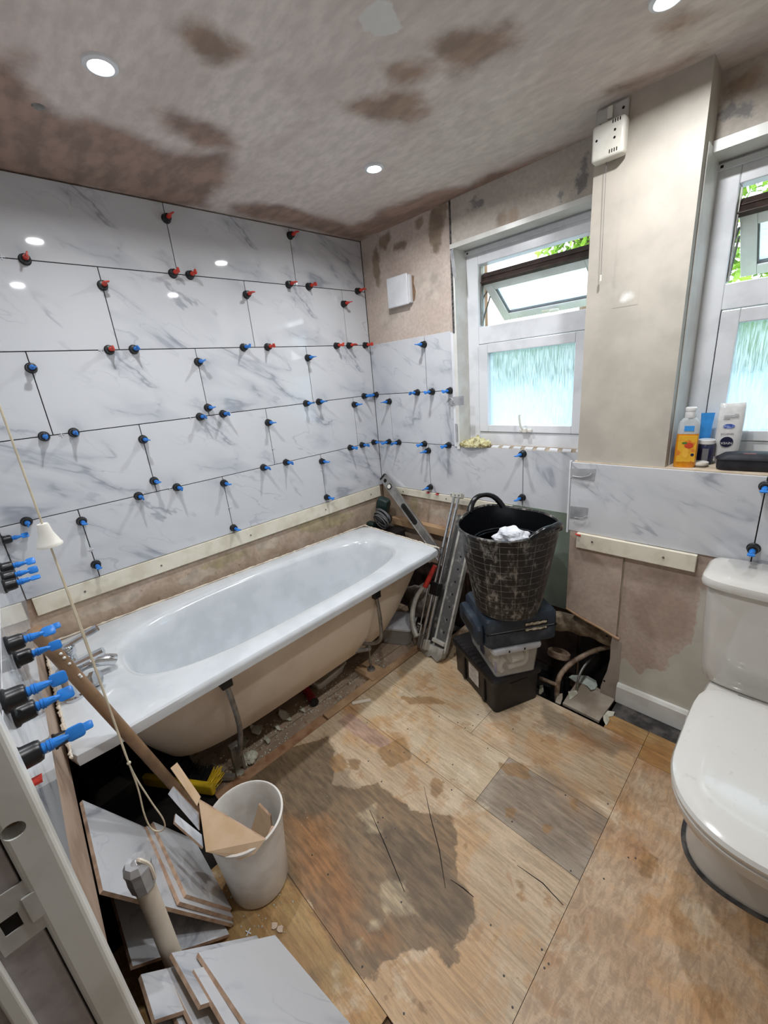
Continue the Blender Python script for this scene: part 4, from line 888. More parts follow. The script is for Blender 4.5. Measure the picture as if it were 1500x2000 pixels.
c = H(445, 1523, 'z', .0); tag(box('metal_offcut', (-.032, -.009, 0), (.032, .009, .02), M['alu'], bev=.001, Mx=Matrix.Translation((c.x-.005, c.y+.0, .001)) @ Matrix.Rotation(.75, 4, 'Z')), 'short bright metal offcut on the floor between broom head and white bin', 'metal offcut')
tbg = thing('black_tool_bag', (.30, -1.72, 0), 'black tool bag in the dark space under the tap end of the bath', 'tool bag')
b = new(); Mx = Matrix.Translation((.24, -1.93, -.014)) @ Matrix.Rotation(.15, 4, 'Z')
loft(b, [[Mx@p for p in rrect(.24, .09, .03, 0)], [Mx@p for p in rrect(.245, .095, .035, .03)], [Mx@p for p in rrect(.235, .09, .03, .15)], [Mx@p for p in rrect(.20, .05, .02, .185)]]); obj('bag_body', b, M['toolblack'], tbg, smooth=True)
obj('strap', tube(new(), smoothpts([Mx@Vector(q_) for q_ in ((-.12, .05, .17), (-.11, .10, .22), (.0, .115, .235), (.11, .10, .22), (.13, .055, .17))], 6), .010, 8), M['black'], tbg, smooth=True)
# wooden pole
P0, P1 = Vector((.8705, -1.917, .985)), Vector((.742, -1.751, .269)); dd = (P1-P0); P1e = P0+dd*(.968/.716)
pl = tag(obj('wooden_pole', cyl(new(), P0+dd*-.03, P0+dd*1.36, .0150, .0150, 20), M['pole'], smooth=True), 'paint-splashed round wooden pole leaning across the tap end of the bath', 'pole')
for t in (.08, .10, .13, .19, .2): 
    p = P0+dd*t+Vector((.013, .009, .0)); b = new(); bmesh.ops.create_icosphere(b, subdivisions=1, radius=.004, matrix=Matrix.Translation(p)); obj('paint_splash', b, M['white_paint'], pl)

# ------------------------------------------------------------------ pull cord close to the camera
px, pyy = 1.264, -1.8634
pc = thing('light_pull_cord', (px, pyy, CZ), 'cream light pull cord with a white cone hanging close to the camera at left', 'pull cord')
obj('cord', tube(new(), [(px, pyy, CZ), (px+.001, pyy, 1.6), (px, pyy, 1.30)], .0014, 6), M['cord'], pc)
b = new(); lathe(b, [(.0065, .032), (.0072, .030), (.009, .018), (.0145, .003), (.016, .001), (.016, -.002), (.0, -.002)], Matrix.Translation((px, pyy, 1.283)), 24); obj('cone', b, M['offwhite'], pc, smooth=True)
loop = [(px-.002, pyy, 1.284), (px-.003, pyy+.002, 1.15), (px-.002, pyy+.001, 1.0), (px, pyy, .87), (px-.004, pyy, .80), (px-.006, pyy-.004, .74), (px-.003, pyy-.002, .702), (px+.007, pyy+.008, .693), (px+.016, pyy+.017, .703), (px+.017, pyy+.018, .728), (px+.010, pyy+.010, .775), (px+.001, pyy, .86), (px+.004, pyy, 1.0), (px+.004, pyy, 1.15), (px+.002, pyy, 1.284)]
obj('hanging_loop', tube(new(), smoothpts(loop, 6), .0014, 6), M['cord'], pc)
b = new(); bmesh.ops.create_icosphere(b, subdivisions=2, radius=.0035, matrix=Matrix.Translation((px+.0005, pyy, .865))); obj('knot', b, M['cord'], pc, smooth=True)

# ------------------------------------------------------------------ door lining at the left edge
dj = struct(obj('door_1', bx(new(), (1.452, -2.16, 0), (1.4795, -1.999, 2.06), None, .002), M['lining_grey'])); dj['label'] = 'painted door lining with latch plate at the left edge'
obj('lining_edge', bx(new(), (1.450, -1.997, 0), (1.484, -1.9595, 2.06), None, .006, 3), M['white_paint'], dj)
cut(dj.children[0], cyl(new(), (1.458, -1.985, 1.043), (1.50, -1.985, 1.043), .0105, seg=20))
obj('latch_recess', cyl(new(), (1.459, -1.985, 1.043), (1.463, -1.985, 1.043), .0103, seg=16), M['oldwood'], dj)
obj('stop_lath', bx(new(), (1.4795, -2.052, 0), (1.490, -2.037, 2.06), None, .003, 3), M['white_paint'], dj)
kp = obj('keep_plate', bx(new(), (1.4797, -2.034, .895), (1.4815, -1.992, .975), None, .0008), M['greywhite'], dj)
cut(kp, bx(new(), (1.475, -2.026, .920), (1.49, -2.010, .942)))
obj('keep_slot', bx(new(), (1.4796, -2.027, .918), (1.4802, -2.009, .944)), M['dark'], dj)
obj('keep_lip', bx(new(), (1.4815, -2.004, .915), (1.484, -1.990, .955), None, .001), M['greywhite'], dj)

# ------------------------------------------------------------------ extractor cover, switch, thin cord
ex = thing('extractor_cover', (.298, .0, 1.915), 'square white extractor cover on the bare plaster beside the corner', 'vent cover')
obj('cover', bx(new(), (.218, -.036, 1.841), (.372, -.024, 1.993), None, .006, 3), M['upvc'], ex, smooth=True)
obj('back_box', bx(new(), (.228, -.026, 1.848), (.378, .002, 1.986), None, .004), M['upvc'], ex, smooth=True)
b = new(); prism(b, [(.37, .0005, 1.985), (.392, .0005, 1.975), (.386, .0005, 1.94), (.398, .0005, 1.90), (.388, .0005, 1.86), (.37, .0005, 1.85)], (0, .002, 0)); obj('raw_hole_edge', b, M['oldwood'], ex)
sw = thing('pull_switch', (1.41, -.162, 2.08), 'old white pull cord switch box on the pillar under the ceiling', 'switch')
obj('mounting_plate', bx(new(), (1.360, -.172, 2.11), (1.455, -.1615, 2.232), None, .004), M['greywhite'], sw)
obj('rocker', bx(new(), (1.395, -.180, 2.195), (1.411, -.172, 2.228), None, .002), M['offwhite'], sw)
bxs = obj('switch_box', bx(new(), (1.364, -.215, 2.078), (1.462, -.172, 2.178), None, .010, 3), M['offwhite'], sw, smooth=True)
for (x, z) in ((1.380, 2.135), (1.434, 2.145), (1.434, 2.125)): obj('screw_hole', cyl(new(), (x, -.2155, z), (x, -.214, z), .0036, seg=10), M['dark'], bxs)
for k in range(4):
    obj('vent_slot', bx(new(), (1.42+k*.007, -.2154, 2.088), (1.423+k*.007, -.2146, 2.098)), M['dark'], bxs); obj('vent_slot', bx(new(), (1.425+k*.007, -.2154, 2.164), (1.428+k*.007, -.2146, 2.173)), M['dark'], bxs)
for (x, z) in ((1.373, 2.19), (1.440, 2.21)): obj('plate_screw', cyl(new(), (x, -.1735, z), (x, -.172, z), .004, seg=10), M['dark'], sw)
obj('cord', tube(new(), [(1.404, -.186, 2.08), (1.405, -.183, 1.95), (1.408, -.181, 1.745)], .0008, 6), M['cable'], sw)
b = new(); lathe(b, [(.0018, .02), (.003, .018), (.0034, 0), (.0, 0)], Matrix.Translation((1.408, -.181, 1.728)), 10); obj('cord_end', b, M['offwhite'], sw)

# ------------------------------------------------------------------ items on the sills
cb = new(); bmesh.ops.create_grid(cb, x_segments=60, y_segments=40, size=.5)
for v in cb.verts:
    x, y = v.co.x, v.co.y; r = math.hypot(x*1.4, y*1.7); n1 = mnoise.noise(Vector((x*7, y*7, 3))); n2 = mnoise.noise(Vector((x*16, y*16, 8)))
    hgt = max(0, 1-r*1.25)*.052+max(0, .018*n1+.020*abs(n2))+.0
    k_ = min(1, (.40+.13*mnoise.noise(Vector((math.atan2(y, x)*1.3, 4, 2))))/max(1e-6, math.hypot(x, y))); x *= k_; y *= k_
    v.co = Vector((.745+x*.22+.015*n1, .022+y*.12+.012*n2, 1.078+max(0, hgt-.004)))
bmesh.ops.solidify(cb, geom=cb.faces[:], thickness=.0015)
tag(obj('dust_cloth', cb, M['cloth'], smooth=True), 'crumpled yellow-green cloth on the left window sill', 'cloth')
SZ = 1.0765
def bottle_ring(cx, cy, hx, hy, z, n=2.6, N_=28, rot=0, tilt=(0, 0)):
    out = []
    for k in range(N_):
        t = 2*PI*k/N_; ct, st = math.cos(t), math.sin(t); r = (abs(ct)**n+abs(st)**n)**(-1/n); x, y = hx*r*ct, hy*r*st
        out.append(Vector((cx+x*math.cos(rot)-y*math.sin(rot), cy+x*math.sin(rot)+y*math.cos(rot), z)))
    return out
A = .25
sg = thing('shower_gel_bottle', (1.711, -.125, SZ), 'orange mango shower gel bottle with white cap at the front of the sill', 'bottle')
cx, cy = 1.7135, -.125
obj('gel', loft(new(), [bottle_ring(cx, cy, h, .019, SZ+z, 3, rot=A) for h, z in ((.030, .0), (.0325, .004), (.033, .06), (.0315, .118))]), M['orange'], sg, smooth=True)
obj('bottle_top', loft(new(), [bottle_ring(cx, cy, h, d, SZ+z, 3, rot=A) for h, d, z in ((.0317, .0192, .1182), (.031, .019, .145), (.028, .017, .160), (.019, .014, .170), (.013, .013, .174))]), plain('clear_bottle', (222, 226, 228), .15, trans=.35), sg, smooth=True)
b = new(); loft(b, [bottle_ring(cx, cy, r, r, SZ+z, 2, rot=A) for r, z in ((.016, .172), (.0165, .175), (.016, .192), (.0155, .195), (.017, .196), (.017, .205), (.014, .208))]); obj('flip_cap', b, M['bluewhite'], sg, smooth=True)
F = frame((cx, cy, SZ), (math.cos(A), math.sin(A), 0), (0, 0, 1)); fy = .0196
lb = obj('front_label', bx(new(), (-.027, .020, fy-.001), (.027, .112, fy+.0006), F, .0004), M['labelgold'], sg)
def dsc(cx_, cy_, rx, ry, z, Fm, n=24): 
    b = new(); prism(b, [Fm@Vector((cx_+rx*math.cos(2*PI*k/n), cy_+ry*math.sin(2*PI*k/n), z)) for k in range(n)], (Fm.to_3x3()@Vector((0, 0, .0005)))); return b
obj('printed_mango', dsc(.005, .078, .013, .010, fy+.0007, F), M['mango'], lb); obj('printed_leaf', dsc(-.008, .087, .008, .0035, fy+.0008, F), M['leafgreen'], lb)
obj('printed_slice', dsc(-.002, .052, .009, .018, fy+.0007, F), plain('mango_flesh', (236, 180, 66), .4), lb); obj('printed_badge', dsc(.018, .046, .005, .005, fy+.0008, F), M['navylabel'], lb)
obj('blue_logo_patch', bx(new(), (-.014, .128, fy-.001), (.014, .146, fy+.0006), F, .0003), M['clearblue'], sg)
# lotion bottle standing on its cap
A = .22; lx, ly = 1.812, -.020
lo_ = thing('lotion_bottle', (lx, ly, SZ), 'tall white lotion bottle standing upside down behind the black pouch', 'bottle')
obj('body', loft(new(), [bottle_ring(lx, ly, h, d, SZ+z, 3.2, rot=A) for h, d, z in ((.030, .017, .022), (.034, .019, .03), (.036, .020, .09), (.037, .019, .15), (.036, .014, .195), (.035, .007, .207), (.034, .004, .209))]), M['bluewhite'], lo_, smooth=True)
obj('cap', loft(new(), [bottle_ring(lx, ly, h, d, SZ+z, 3, rot=A) for h, d, z in ((.026, .016, 0), (.027, .017, .003), (.028, .017, .021))]), M['bluewhite'], lo_, smooth=True)
F = frame((lx, ly, SZ), (math.cos(A), math.sin(A), 0), (0, 0, 1)); FI = F @ Matrix.Rotation(PI, 4, 'Z')
fz = .0212
em = obj('round_emblem', dsc(-.004, .078, .018, .018, fz, F), M['ink'], lo_)
text('emblem_text', 'NIVEA', .0115, F @ Matrix.Translation((-.004, .074, fz+.0007)) @ Matrix.Rotation(PI, 4, 'Z'), M['bluewhite'], em)
text('printed_word', 'SENSITIVE', .0082, F @ Matrix.Translation((-.006, .106, fz-.0002)) @ Matrix.Rotation(PI, 4, 'Z'), M['inkgrey'], lo_)
obj('blue_print', dsc(-.004, .132, .016, .008, fz-.0008, F), M['inkblue'], lo_)
for i, (x0, x1) in enumerate(((-.022, -.004), (-.022, .018), (-.022, .018), (.006, .018))): obj('text_line', bx(new(), (x0, .155+i*.0055, .0198), (x1, .1565+i*.0055, .0203), F), M['inkgrey'], lo_)
j = thing('dark_label_jar', (1.755, -.055, SZ), 'small jar with dark blue label and white lid between the two bottles', 'jar')
b = new(); lathe(b, [(.0235, 0), (.025, .003), (.025, .068), (.022, .072)], Matrix.Translation((1.760, -.055, SZ)), 24); obj('glass', b, M['navylabel'], j, smooth=True)
b = new(); lathe(b, [(.0235, .0725), (.0245, .073), (.0245, .086), (.022, .088), (0, .088)], Matrix.Translation((1.760, -.055, SZ)), 24); obj('lid', b, M['bluewhite'], j, smooth=True)
F = frame((1.760, -.055, SZ), (.97, .24, 0), (0, 0, 1)); b = new(); bx(b, (-.012, .015, .0242), (.006, .058, .0258), F); obj('label', b, M['inkgrey'], j)
tn = thing('cream_tin', (1.752, -.098, SZ), 'flat round tin lying in front of the dark jar', 'tin')
b = new(); lathe(b, [(.0225, 0), (.0235, .001), (.0235, .007)], Matrix.Translation((1.757, -.105, SZ)), 24); obj('tin_base', b, M['dullmetal'], tn, smooth=True)
b = new(); lathe(b, [(.0240, .0072), (.0240, .015), (.0225, .0165), (0, .0165)], Matrix.Translation((1.757, -.105, SZ)), 24); obj('tin_lid', b, M['offwhite'], tn, smooth=True)
bt = thing('blue_tube', (1.745, .02, SZ), 'bright blue tube standing behind the mango shower gel', 'tube')
obj('tube_body', loft(new(), [bottle_ring(1.742, .012, h, d, SZ+z, 2.2, rot=.2) for h, d, z in ((.014, .014, .02), (.016, .015, .05), (.018, .009, .13), (.020, .002, .168), (.020, .0015, .172))]), M['clearblue'], bt, smooth=True)
obj('tube_cap', loft(new(), [bottle_ring(1.742, .012, .013, .013, SZ+z, 2) for z in (0, .02)]), M['bluewhite'], bt, smooth=True)
bp = tag(obj('blue_packet', loft(new(), [bottle_ring(1.688, -.070, h, d, SZ+z, 2.3, rot=.9) for h, d, z in ((.020, .007, 0), (.023, .010, .01), (.024, .011, .05), (.020, .007, .09), (.012, .003, .115))]), M['bluepack'], smooth=True), 'blue and red packet leaning in the corner behind the shower gel', 'packet')
# pouch
pa = thing('black_pouch', (1.90, -.09, SZ), 'black zipped nylon pouch at the right end of the sill', 'pouch')
Mx = Matrix.Translation((1.898, -.100, SZ)) @ Matrix.Rotation(.12, 4, 'Z')
b = new(); loft(b, [[Mx@p for p in rrect(.092, .034, .02, 0)], [Mx@p for p in rrect(.096, .038, .022, .006)], [Mx@p for p in rrect(.097, .039, .024, .030)], [Mx@p for p in rrect(.095, .038, .024, .040)], [Mx@p for p in rrect(.080, .030, .02, .052)], [Mx@p for p in rrect(.045, .018, .014, .058)]]); obj('pouch_body', b, M['pouch'], pa, smooth=True)
b = new(); tube(b, [Mx@p for p in rrect(.0975, .0395, .024, .036)], .0022, 6, closed=True); obj('zip', b, M['black'], pa, smooth=True)
obj('pink_tag', bx(new(), (-.030, -.022, .0535), (.002, -.008, .0570), Mx, .001), M['pinkish'], pa)
obj('carry_strap', tube(new(), smoothpts([Mx@Vector(q_) for q_ in ((.04, -.02, .052), (.06, -.025, .062), (.085, -.01, .058), (.095, .0, .045))], 5), .004, 6), M['black'], pa, smooth=True)

# ------------------------------------------------------------------ stack of boxes with the rubber tub
def boxframe(c, adir, z):       # c: near corner; a: short side direction; b: long side direction (to the left/back)
    a = Vector((adir[0], adir[1], 0)).normalized(); bdir = Vector((-a.y, a.x, 0)); return Matrix(((a.x, bdir.x, 0, c[0]), (a.y, bdir.y, 0, c[1]), (0, 0, 1, z), (0, 0, 0, 1)))
def rr(x0, x1, y0, y1, r, z, n=4): return [Vector(((x0+x1)/2, (y0+y1)/2, 0))+p for p in rrect((x1-x0)/2, (y1-y0)/2, r, z, n)]
def loftm(b, rings, Mx, c0=True, c1=True): return loft(b, [[Mx@p for p in r] for r in rings], c0, c1)
F1 = boxframe((1.225, -.592), (.41, .91), .001)
bxk = thing('black_toolbox', tuple(F1@Vector((.12, .18, 0))), 'black plastic storage box at the bottom of the stack under the window', 'storage box')
b = new(); loftm(b, [rr(.004, .236, .004, .352, .018, 0), rr(.0, .240, .0, .356, .02, .15)], F1); obj('box_body', b, M['toolblack'], bxk, smooth=True)
b = new(); loftm(b, [rr(-.010, .250, -.012, .368, .025, .150), rr(-.012, .252, -.014, .370, .026, .172), rr(-.006, .246, -.008, .364, .024, .182), rr(.01, .23, .01, .345, .02, .185)], F1)
lid = obj('lid', b, M['toolblack'], bxk, smooth=True)
for i in range(9): obj('lid_rib', bx(new(), (-.006, .10+i*.028, .1805), (.030, .114+i*.028, .1868), F1, .002), M['toolblack'], lid)
for y in (.075, .245): obj('body_rib', bx(new(), (-.008, y, .01), (.004, y+.022, .150), F1, .004), M['toolblack'], bxk)
obj('lid_groove', bx(new(), (.07, -.0145, .150), (.16, -.0125, .153), F1), M['dark'], lid)
lab = obj('paper_label', bx(new(), (-.0015, .13, .045), (.0005, .215, .145), F1), M['paper'], bxk)
for i in range(5): obj('label_line', bx(new(), (-.0018, .145, .07+i*.014), (-.0014, .20-.006*(i % 3), .0715+i*.014), F1), M['inkgrey'], lab)
F2 = boxframe((1.224, -.592), (.56, .83), .188)
cl2 = thing('clear_storage_box', tuple(F2@Vector((.1, .15, 0))), 'clear storage box of white pipe fittings with pale grey lid, middle of the stack', 'storage box')
b = new(); tr_ = lambda hx0, hx1, hy0, hy1, z, r=.018: rr(hx0, hx1, hy0, hy1, r, z)
loftm(b, [rr(.012, .198, .012, .298, .016, 0), rr(.0, .210, .0, .312, .02, .135), rr(.0025, .2075, .0025, .3095, .018, .135), rr(.0145, .1955, .0145, .2955, .014, .003)], F2); obj('box_body', b, M['clear'], cl2, smooth=True)
b = new(); loftm(b, [rr(-.008, .218, -.008, .320, .022, .128), rr(-.010, .220, -.010, .322, .024, .140), rr(-.006, .216, -.006, .318, .02, .149), rr(.01, .20, .01, .30, .018, .151)], F2); l_ = obj('lid', b, M['greylid'], cl2, smooth=True)
for x in (.06, .13): obj('lid_catch', bx(new(), (x, -.0112, .134), (x+.006, -.0095, .143), F2), M['dark'], l_)
tg = obj('side_label', bx(new(), (-.0012+.004, .12, .04), (.0045, .16, .128), F2), M['navylabel'], cl2)
# fittings inside: each one a thing
rnd = random.Random(12)
def fitpos(x, y, z): return tuple(F2@Vector((x, y, z)))
def fitting(nm, s, build):
    b = new(); build(b); return tag(obj(nm, b, M['offwhite'], smooth=True), s, 'pipe fitting', 'fittings in the clear box')
fitting('pipe_coupler', 'white straight coupler lying behind the right end of the clear box', lambda b: (cyl(b, fitpos(.085, .032, .075), fitpos(.140, .036, .078), .026, seg=20)))
fitting('pipe_bend', 'curved white pipe bend along the right and bottom of the clear box front', lambda b: tube(b, smoothpts([fitpos(.145, .05, .112), fitpos(.163, .036, .10), fitpos(.162, .030, .06), fitpos(.148, .028, .036), (fitpos(.10, .026, .032)), fitpos(.075, .026, .03)], 5), .010, 10))
fitting('pipe_elbow', 'white elbow at the lower left of the clear box front', lambda b: tube(b, smoothpts([fitpos(.060, .03, .075), fitpos(.040, .028, .06), fitpos(.036, .028, .035), fitpos(.045, .026, .018)], 5), .0125, 12))
fitting('pipe_tee', 'small white tee beside the near corner inside the clear box', lambda b: (cyl(b, fitpos(.024, .04, .05), fitpos(.024, .04, .085), .014), cyl(b, fitpos(.024, .05, .068), fitpos(.03, .028, .05), .011)))
for i, (x, y, z, r, s) in enumerate([(.026, .09, .03, .02, 'round white fitting low behind the long side, nearest the corner'), (.028, .10, .085, .018, 'round white fitting high behind the long side'), (.03, .19, .05, .022, 'round white fitting behind the long side, left of the label'), (.03, .245, .08, .02, 'round white fitting at the far left inside the clear box'), (.028, .225, .03, .018, 'round white fitting low at the far left inside the clear box')]):
    fitting('pipe_socket', s, lambda b: cyl(b, fitpos(x, y, z), fitpos(x+.03, y+.012, z+.006), r, seg=16))
tag(obj('blue_fitting', bx(new(), (.012, .016, .02), (.020, .035, .07), F2, .003), plain('deep_blue', (40, 60, 150), .4)), 'blue strip standing in the near corner of the clear box', 'fitting')
F3 = boxframe((1.202, -.618), (.585, .811), .3405)
cs = thing('blue_tool_case', tuple(F3@Vector((.15, .12, 0))), 'dark blue power tool case on the clear box, under the black rubber tub', 'tool case')
b = new(); loftm(b, [rr(.01, .31, .01, .262, .02, 0), rr(.0, .32, .0, .27, .024, .012), rr(.0, .32, .0, .27, .024, .070)], F3); lo2 = obj('lower_shell', b, M['navy'], cs, smooth=True)
b = new(); loftm(b, [rr(.0, .32, .0, .27, .024, .074), rr(-.001, .321, -.001, .271, .025, .078), rr(.0, .32, .0, .27, .026, .128), rr(.008, .312, .008, .262, .024, .140), rr(.02, .30, .02, .25, .02, .142)], F3); up2 = obj('upper_shell', b, M['navy'], cs, smooth=True)
obj('seam', bx(new(), (.003, .003, .068), (.317, .267, .076), F3), M['dark'], cs)
obj('edge_highlight', bx(new(), (.02, -.0018, .078), (.30, -.0002, .080), F3), plain('highlight_grey', (120, 130, 136), .5), up2)  # pale strip: a highlight painted along the lip of the case
wl2 = obj('worn_label', bx(new(), (.168, -.0012, .060), (.272, .0, .108), F3), M['black'], up2)
rn = random.Random(9)
for (z0, z1) in ((.092, .104), (.066, .076)):
    top = [(.172+i*.0095, z1+rn.uniform(-.003, .002)) for i in range(11)]; bot = [(.172+i*.0095, z0+rn.uniform(-.002, .003)) for i in range(11)][::-1]
    b = new(); prism(b, [F3@Vector((x, -.0016, z)) for x, z in top+bot], F3.to_3x3()@Vector((0, .0006, 0))); obj('torn_paper', b, plain('torn_label', (206, 198, 178), .8, c2=(150, 140, 124), scale=70), wl2)
b = new(); loftm(b, [rr(-.030, .0, .02, .25, .012, .02), rr(-.034, .0, .018, .252, .014, .035), rr(-.034, .0, .018, .252, .014, .09), rr(-.028, .0, .03, .24, .012, .105)], F3)
b2 = obj('handle', b, M['navy'], cs, smooth=True); obj('handle_recess', bx(new(), (-.0345, .07, .045), (-.0335, .20, .085), F3), M['dark'], b2)
obj('latch', bx(new(), (-.006, .030, .055), (.002, .050, .095), F3, .003), M['navy'], cs)

# rubber tub
TC = Vector((1.205, -.455, .4835)); TH = .385
tub = thing('rubber_tub', tuple(TC), 'large black rubber builder\'s tub with plaster splashes, on top of the boxes', 'tub')
n = 72; hA = math.atan2(.44, -.75); hB = -.22
def rimz(a):
    z = TH
    for h in (hA, hB):
        d = abs((a-h+PI) % (2*PI)-PI); z += .022*max(0, math.cos(min(d*1.9, PI/2)))**1.5
    return z
def ring(r0, fz, k): 
    out = []
    for i in range(n):
        a = 2*PI*i/n; z = fz(a); q_ = 1
        for h in (hB,):
            d = abs((a-h+PI) % (2*PI)-PI); q_ += (.03*max(0, math.cos(min(d*2.2, PI/2))) if k else 0)
        out.append(TC+Vector((math.cos(a)*r0*q_, math.sin(a)*r0*q_, z)))
    return out
b = new(); ul = b.loops.layers.uv.verify()
prof = [(.122, .0, 0), (.134, .008, 0), (.145, .06, 0), (.157, .13, 0), (.169, .20, 0), (.181, .27, 0), (.191, .33, 0)]
rings = [ring(r, (lambda a, z=z: z), 0) for r, z, k in prof] + [ring(.198, lambda a: rimz(a)-.014, 1), ring(.204, lambda a: rimz(a)-.012, 1), ring(.206, lambda a: rimz(a)-.004, 1), ring(.203, rimz, 1), ring(.197, rimz, 1), ring(.194, lambda a: rimz(a)-.006, 1)]
Rv = [[b.verts.new(p) for p in r] for r in rings]; b.faces.new(Rv[0][::-1])
for i in range(len(Rv)-1):
    for k in range(n):
        f = b.faces.new((Rv[i][k], Rv[i][(k+1) % n], Rv[i+1][(k+1) % n], Rv[i+1][k]))
        for l, (kk, v_) in zip(f.loops, ((k, Rv[i][k]), (k+1, Rv[i][k]), (k+1, Rv[i+1][k]), (k, Rv[i+1][k]))): l[ul].uv = (kk/n*1.15, l.vert.co.z)
obj('tub_wall', b, M['tub'], tub, smooth=True)
b = new(); loft(b, [ring(.194, lambda a: rimz(a)-.006, 1), ring(.187, lambda a: .33, 0), ring(.165, lambda a: .20, 0), ring(.142, lambda a: .06, 0), ring(.128, lambda a: .014, 0)], False, True); obj('tub_inside', b, M['tubin'], tub, smooth=True)
for h, ht, out_ in ((hA, .060, .012), (hB, .034, .014)):
    pts = []
    for k in range(13):
        t = -1+2*k/12; a = h+t*.42; zz = TH+.004+ht*(1-abs(t)**2.6); r_ = .200+out_*(1-t*t)
        pts.append(TC+Vector((math.cos(a)*r_, math.sin(a)*r_, zz)))
    obj('handle', tube(new(), pts, .011, 10, rs=[.010+.004*abs(-1+2*k/12) for k in range(13)]), M['tubin'], tub, smooth=True)
# what is in the tub
b = new(); bmesh.ops.create_icosphere(b, subdivisions=4, radius=1)
for v in b.verts:
    k = 1+.35*mnoise.noise(v.co*2.1+Vector((5, 5, 1)))+.15*abs(mnoise.noise(v.co*6)); v.co = Vector((v.co.x*.075*k, v.co.y*.055*k, v.co.z*.045*k))+TC+Vector((.05, -.04, .335))
tag(obj('white_rag', b, M['rubbish']), 'crumpled white rag inside the black rubber tub', 'rag')
ib = thing('inner_bucket', tuple(TC+Vector((0, 0, .1))), 'dark bucket sitting inside the rubber tub under the white rag', 'bucket')
b = new(); lathe(b, [(.10, .02), (.135, .31), (.140, .312), (.140, .304), (.132, .300), (.102, .03)], Matrix.Translation(TC), 40); obj('bucket_body', b, M['tubin'], ib, smooth=True)
b = new(); lathe(b, [(.130, .296), (0, .296)], Matrix.Translation(TC), 32); obj('contents', b, M['dark'], ib)

# ------------------------------------------------------------------ tile cutter leaning on the back wall
P0, P1 = Vector((.705, -.470, .040)), Vector((.690, -.085, .815))
ax = (P1-P0); LC = ax.length; nrm = Vector((-.15, -.95, .45)); CF = frame(P0, ax, (nrm.cross(ax)))   # x along, y across, z out of face
if CF.to_3x3().col[2].dot(Vector((0, -1, 0))) < 0: CF = frame(P0, ax, -(nrm.cross(ax)))
sg_ = 1 if CF.to_3x3().col[1].x > 0 else -1      # +y*sg_ points to the right in the photo
tc = thing('tile_cutter', (.735, -.42, 0), 'manual tile cutter with chrome rails and red grip leaning on the back wall', 'tile cutter')
def cb_(name, lo, hi, m, bev=.002, par=tc):
    lo2, hi2 = list(lo), list(hi)
    y = sorted((lo[1]*sg_, hi[1]*sg_)); lo2[1], hi2[1] = y; return obj(name, bx(new(), lo2, hi2, CF, bev), m, par)
def cp(x, y, z): return CF@Vector((x, y*sg_, z))
bp_ = cb_('base_plate', (.02, -.015, -.055), (LC-.10, .125, -.045), plain('scuffed_plate', (104, 104, 104), .5, .4, c2=(160, 158, 152), scale=24, thr=(.55, .7)))
cb_('side_rail', (.02, .119, -.055), (LC-.10, .131, -.030), M['cast'], .002)
cb_('centre_rib', (.02, .028, -.045), (LC-.10, .040, -.036), M['cast'], .002)
b = new()
for k in range(9):
    cyl(b, cp(.12+k*.07, .080, -.0452), cp(.12+k*.07, .080, -.0440), .006, seg=10)
obj('plate_hole', b, M['dark'], bp_)
for y in (-.022, .012): obj('chrome_rail', cyl(new(), cp(.03, y, 0), cp(LC-.0, y, 0), .0092, seg=16), M['chrome'], tc, smooth=True)
obj('lower_block', prism(new(), [cp(-.02, -.040, -.05), cp(-.035, .03, -.05), cp(-.02, .05, -.05), (cp(-.035, .10, -.05)), cp(-.005, .125, -.05), cp(.04, .125, -.05), cp(.035, .035, -.05), cp(.03, -.045, -.05)], CF.to_3x3()@Vector((0, 0, .032))), M['cast'], tc)
cb_('rail_clamp', (.0, -.038, -.02), (.075, -.004, .018), M['alu'], .004); cb_('rail_clamp', (.0, .0, -.02), (.055, .026, .014), M['cast'], .004)
cb_('upper_block', (LC-.012, -.045, -.018), (LC+.014, .034, .014), M['cast'], .003)
for y in (-.034, -.005, .022): obj('end_bolt', cyl(new(), cp(LC, y, .0145), cp(LC, y, .017), .005, seg=8), M['dullmetal'], tc)
cb_('foot_arm', (.055, .03, -.040), (.075, .12, -.018), M['cast'], .003)
# curved protractor handle at left
arc = [cp(.05, -.045, .02), cp(.10, -.088, .028), cp(.18, -.112, .032), cp(.27, -.100, .034), cp(.335, -.056, .036)]
b = new(); pp = smoothpts(arc, 6); tube(b, pp, .014, 10, rs=[.018-.006*i/(len(pp)-1) for i in range(len(pp))]); ah = obj('lever_arc', b, M['cast'], tc, smooth=True)
obj('red_grip', cyl(new(), cp(.33, -.054, .036), cp(.46, -.012, .040), .0150, .0125, 16), M['grip'], tc, smooth=True)
bdg = cb_('scale_plate', (.060, -.064, .014), (.125, -.030, .022), M['cast'], .003); bdg2 = cb_('black_badge', (.072, -.060, .0222), (.118, -.036, .0235), M['black'], .001, bdg)
Ft = frame(cp(.095, -.048, .0238), ax*1, CF.to_3x3().col[1]) 
text('badge_text', 'OLZ', .018, Ft, M['greywhite'], bdg2)
cb_('carriage', (.30, -.035, -.016), (.37, .026, .020), M['black'], .004)
obj('scoring_rod', cyl(new(), cp(.07, -.045, .012), cp(.33, -.045, .022), .0035, seg=8), M['chrome'], tc)

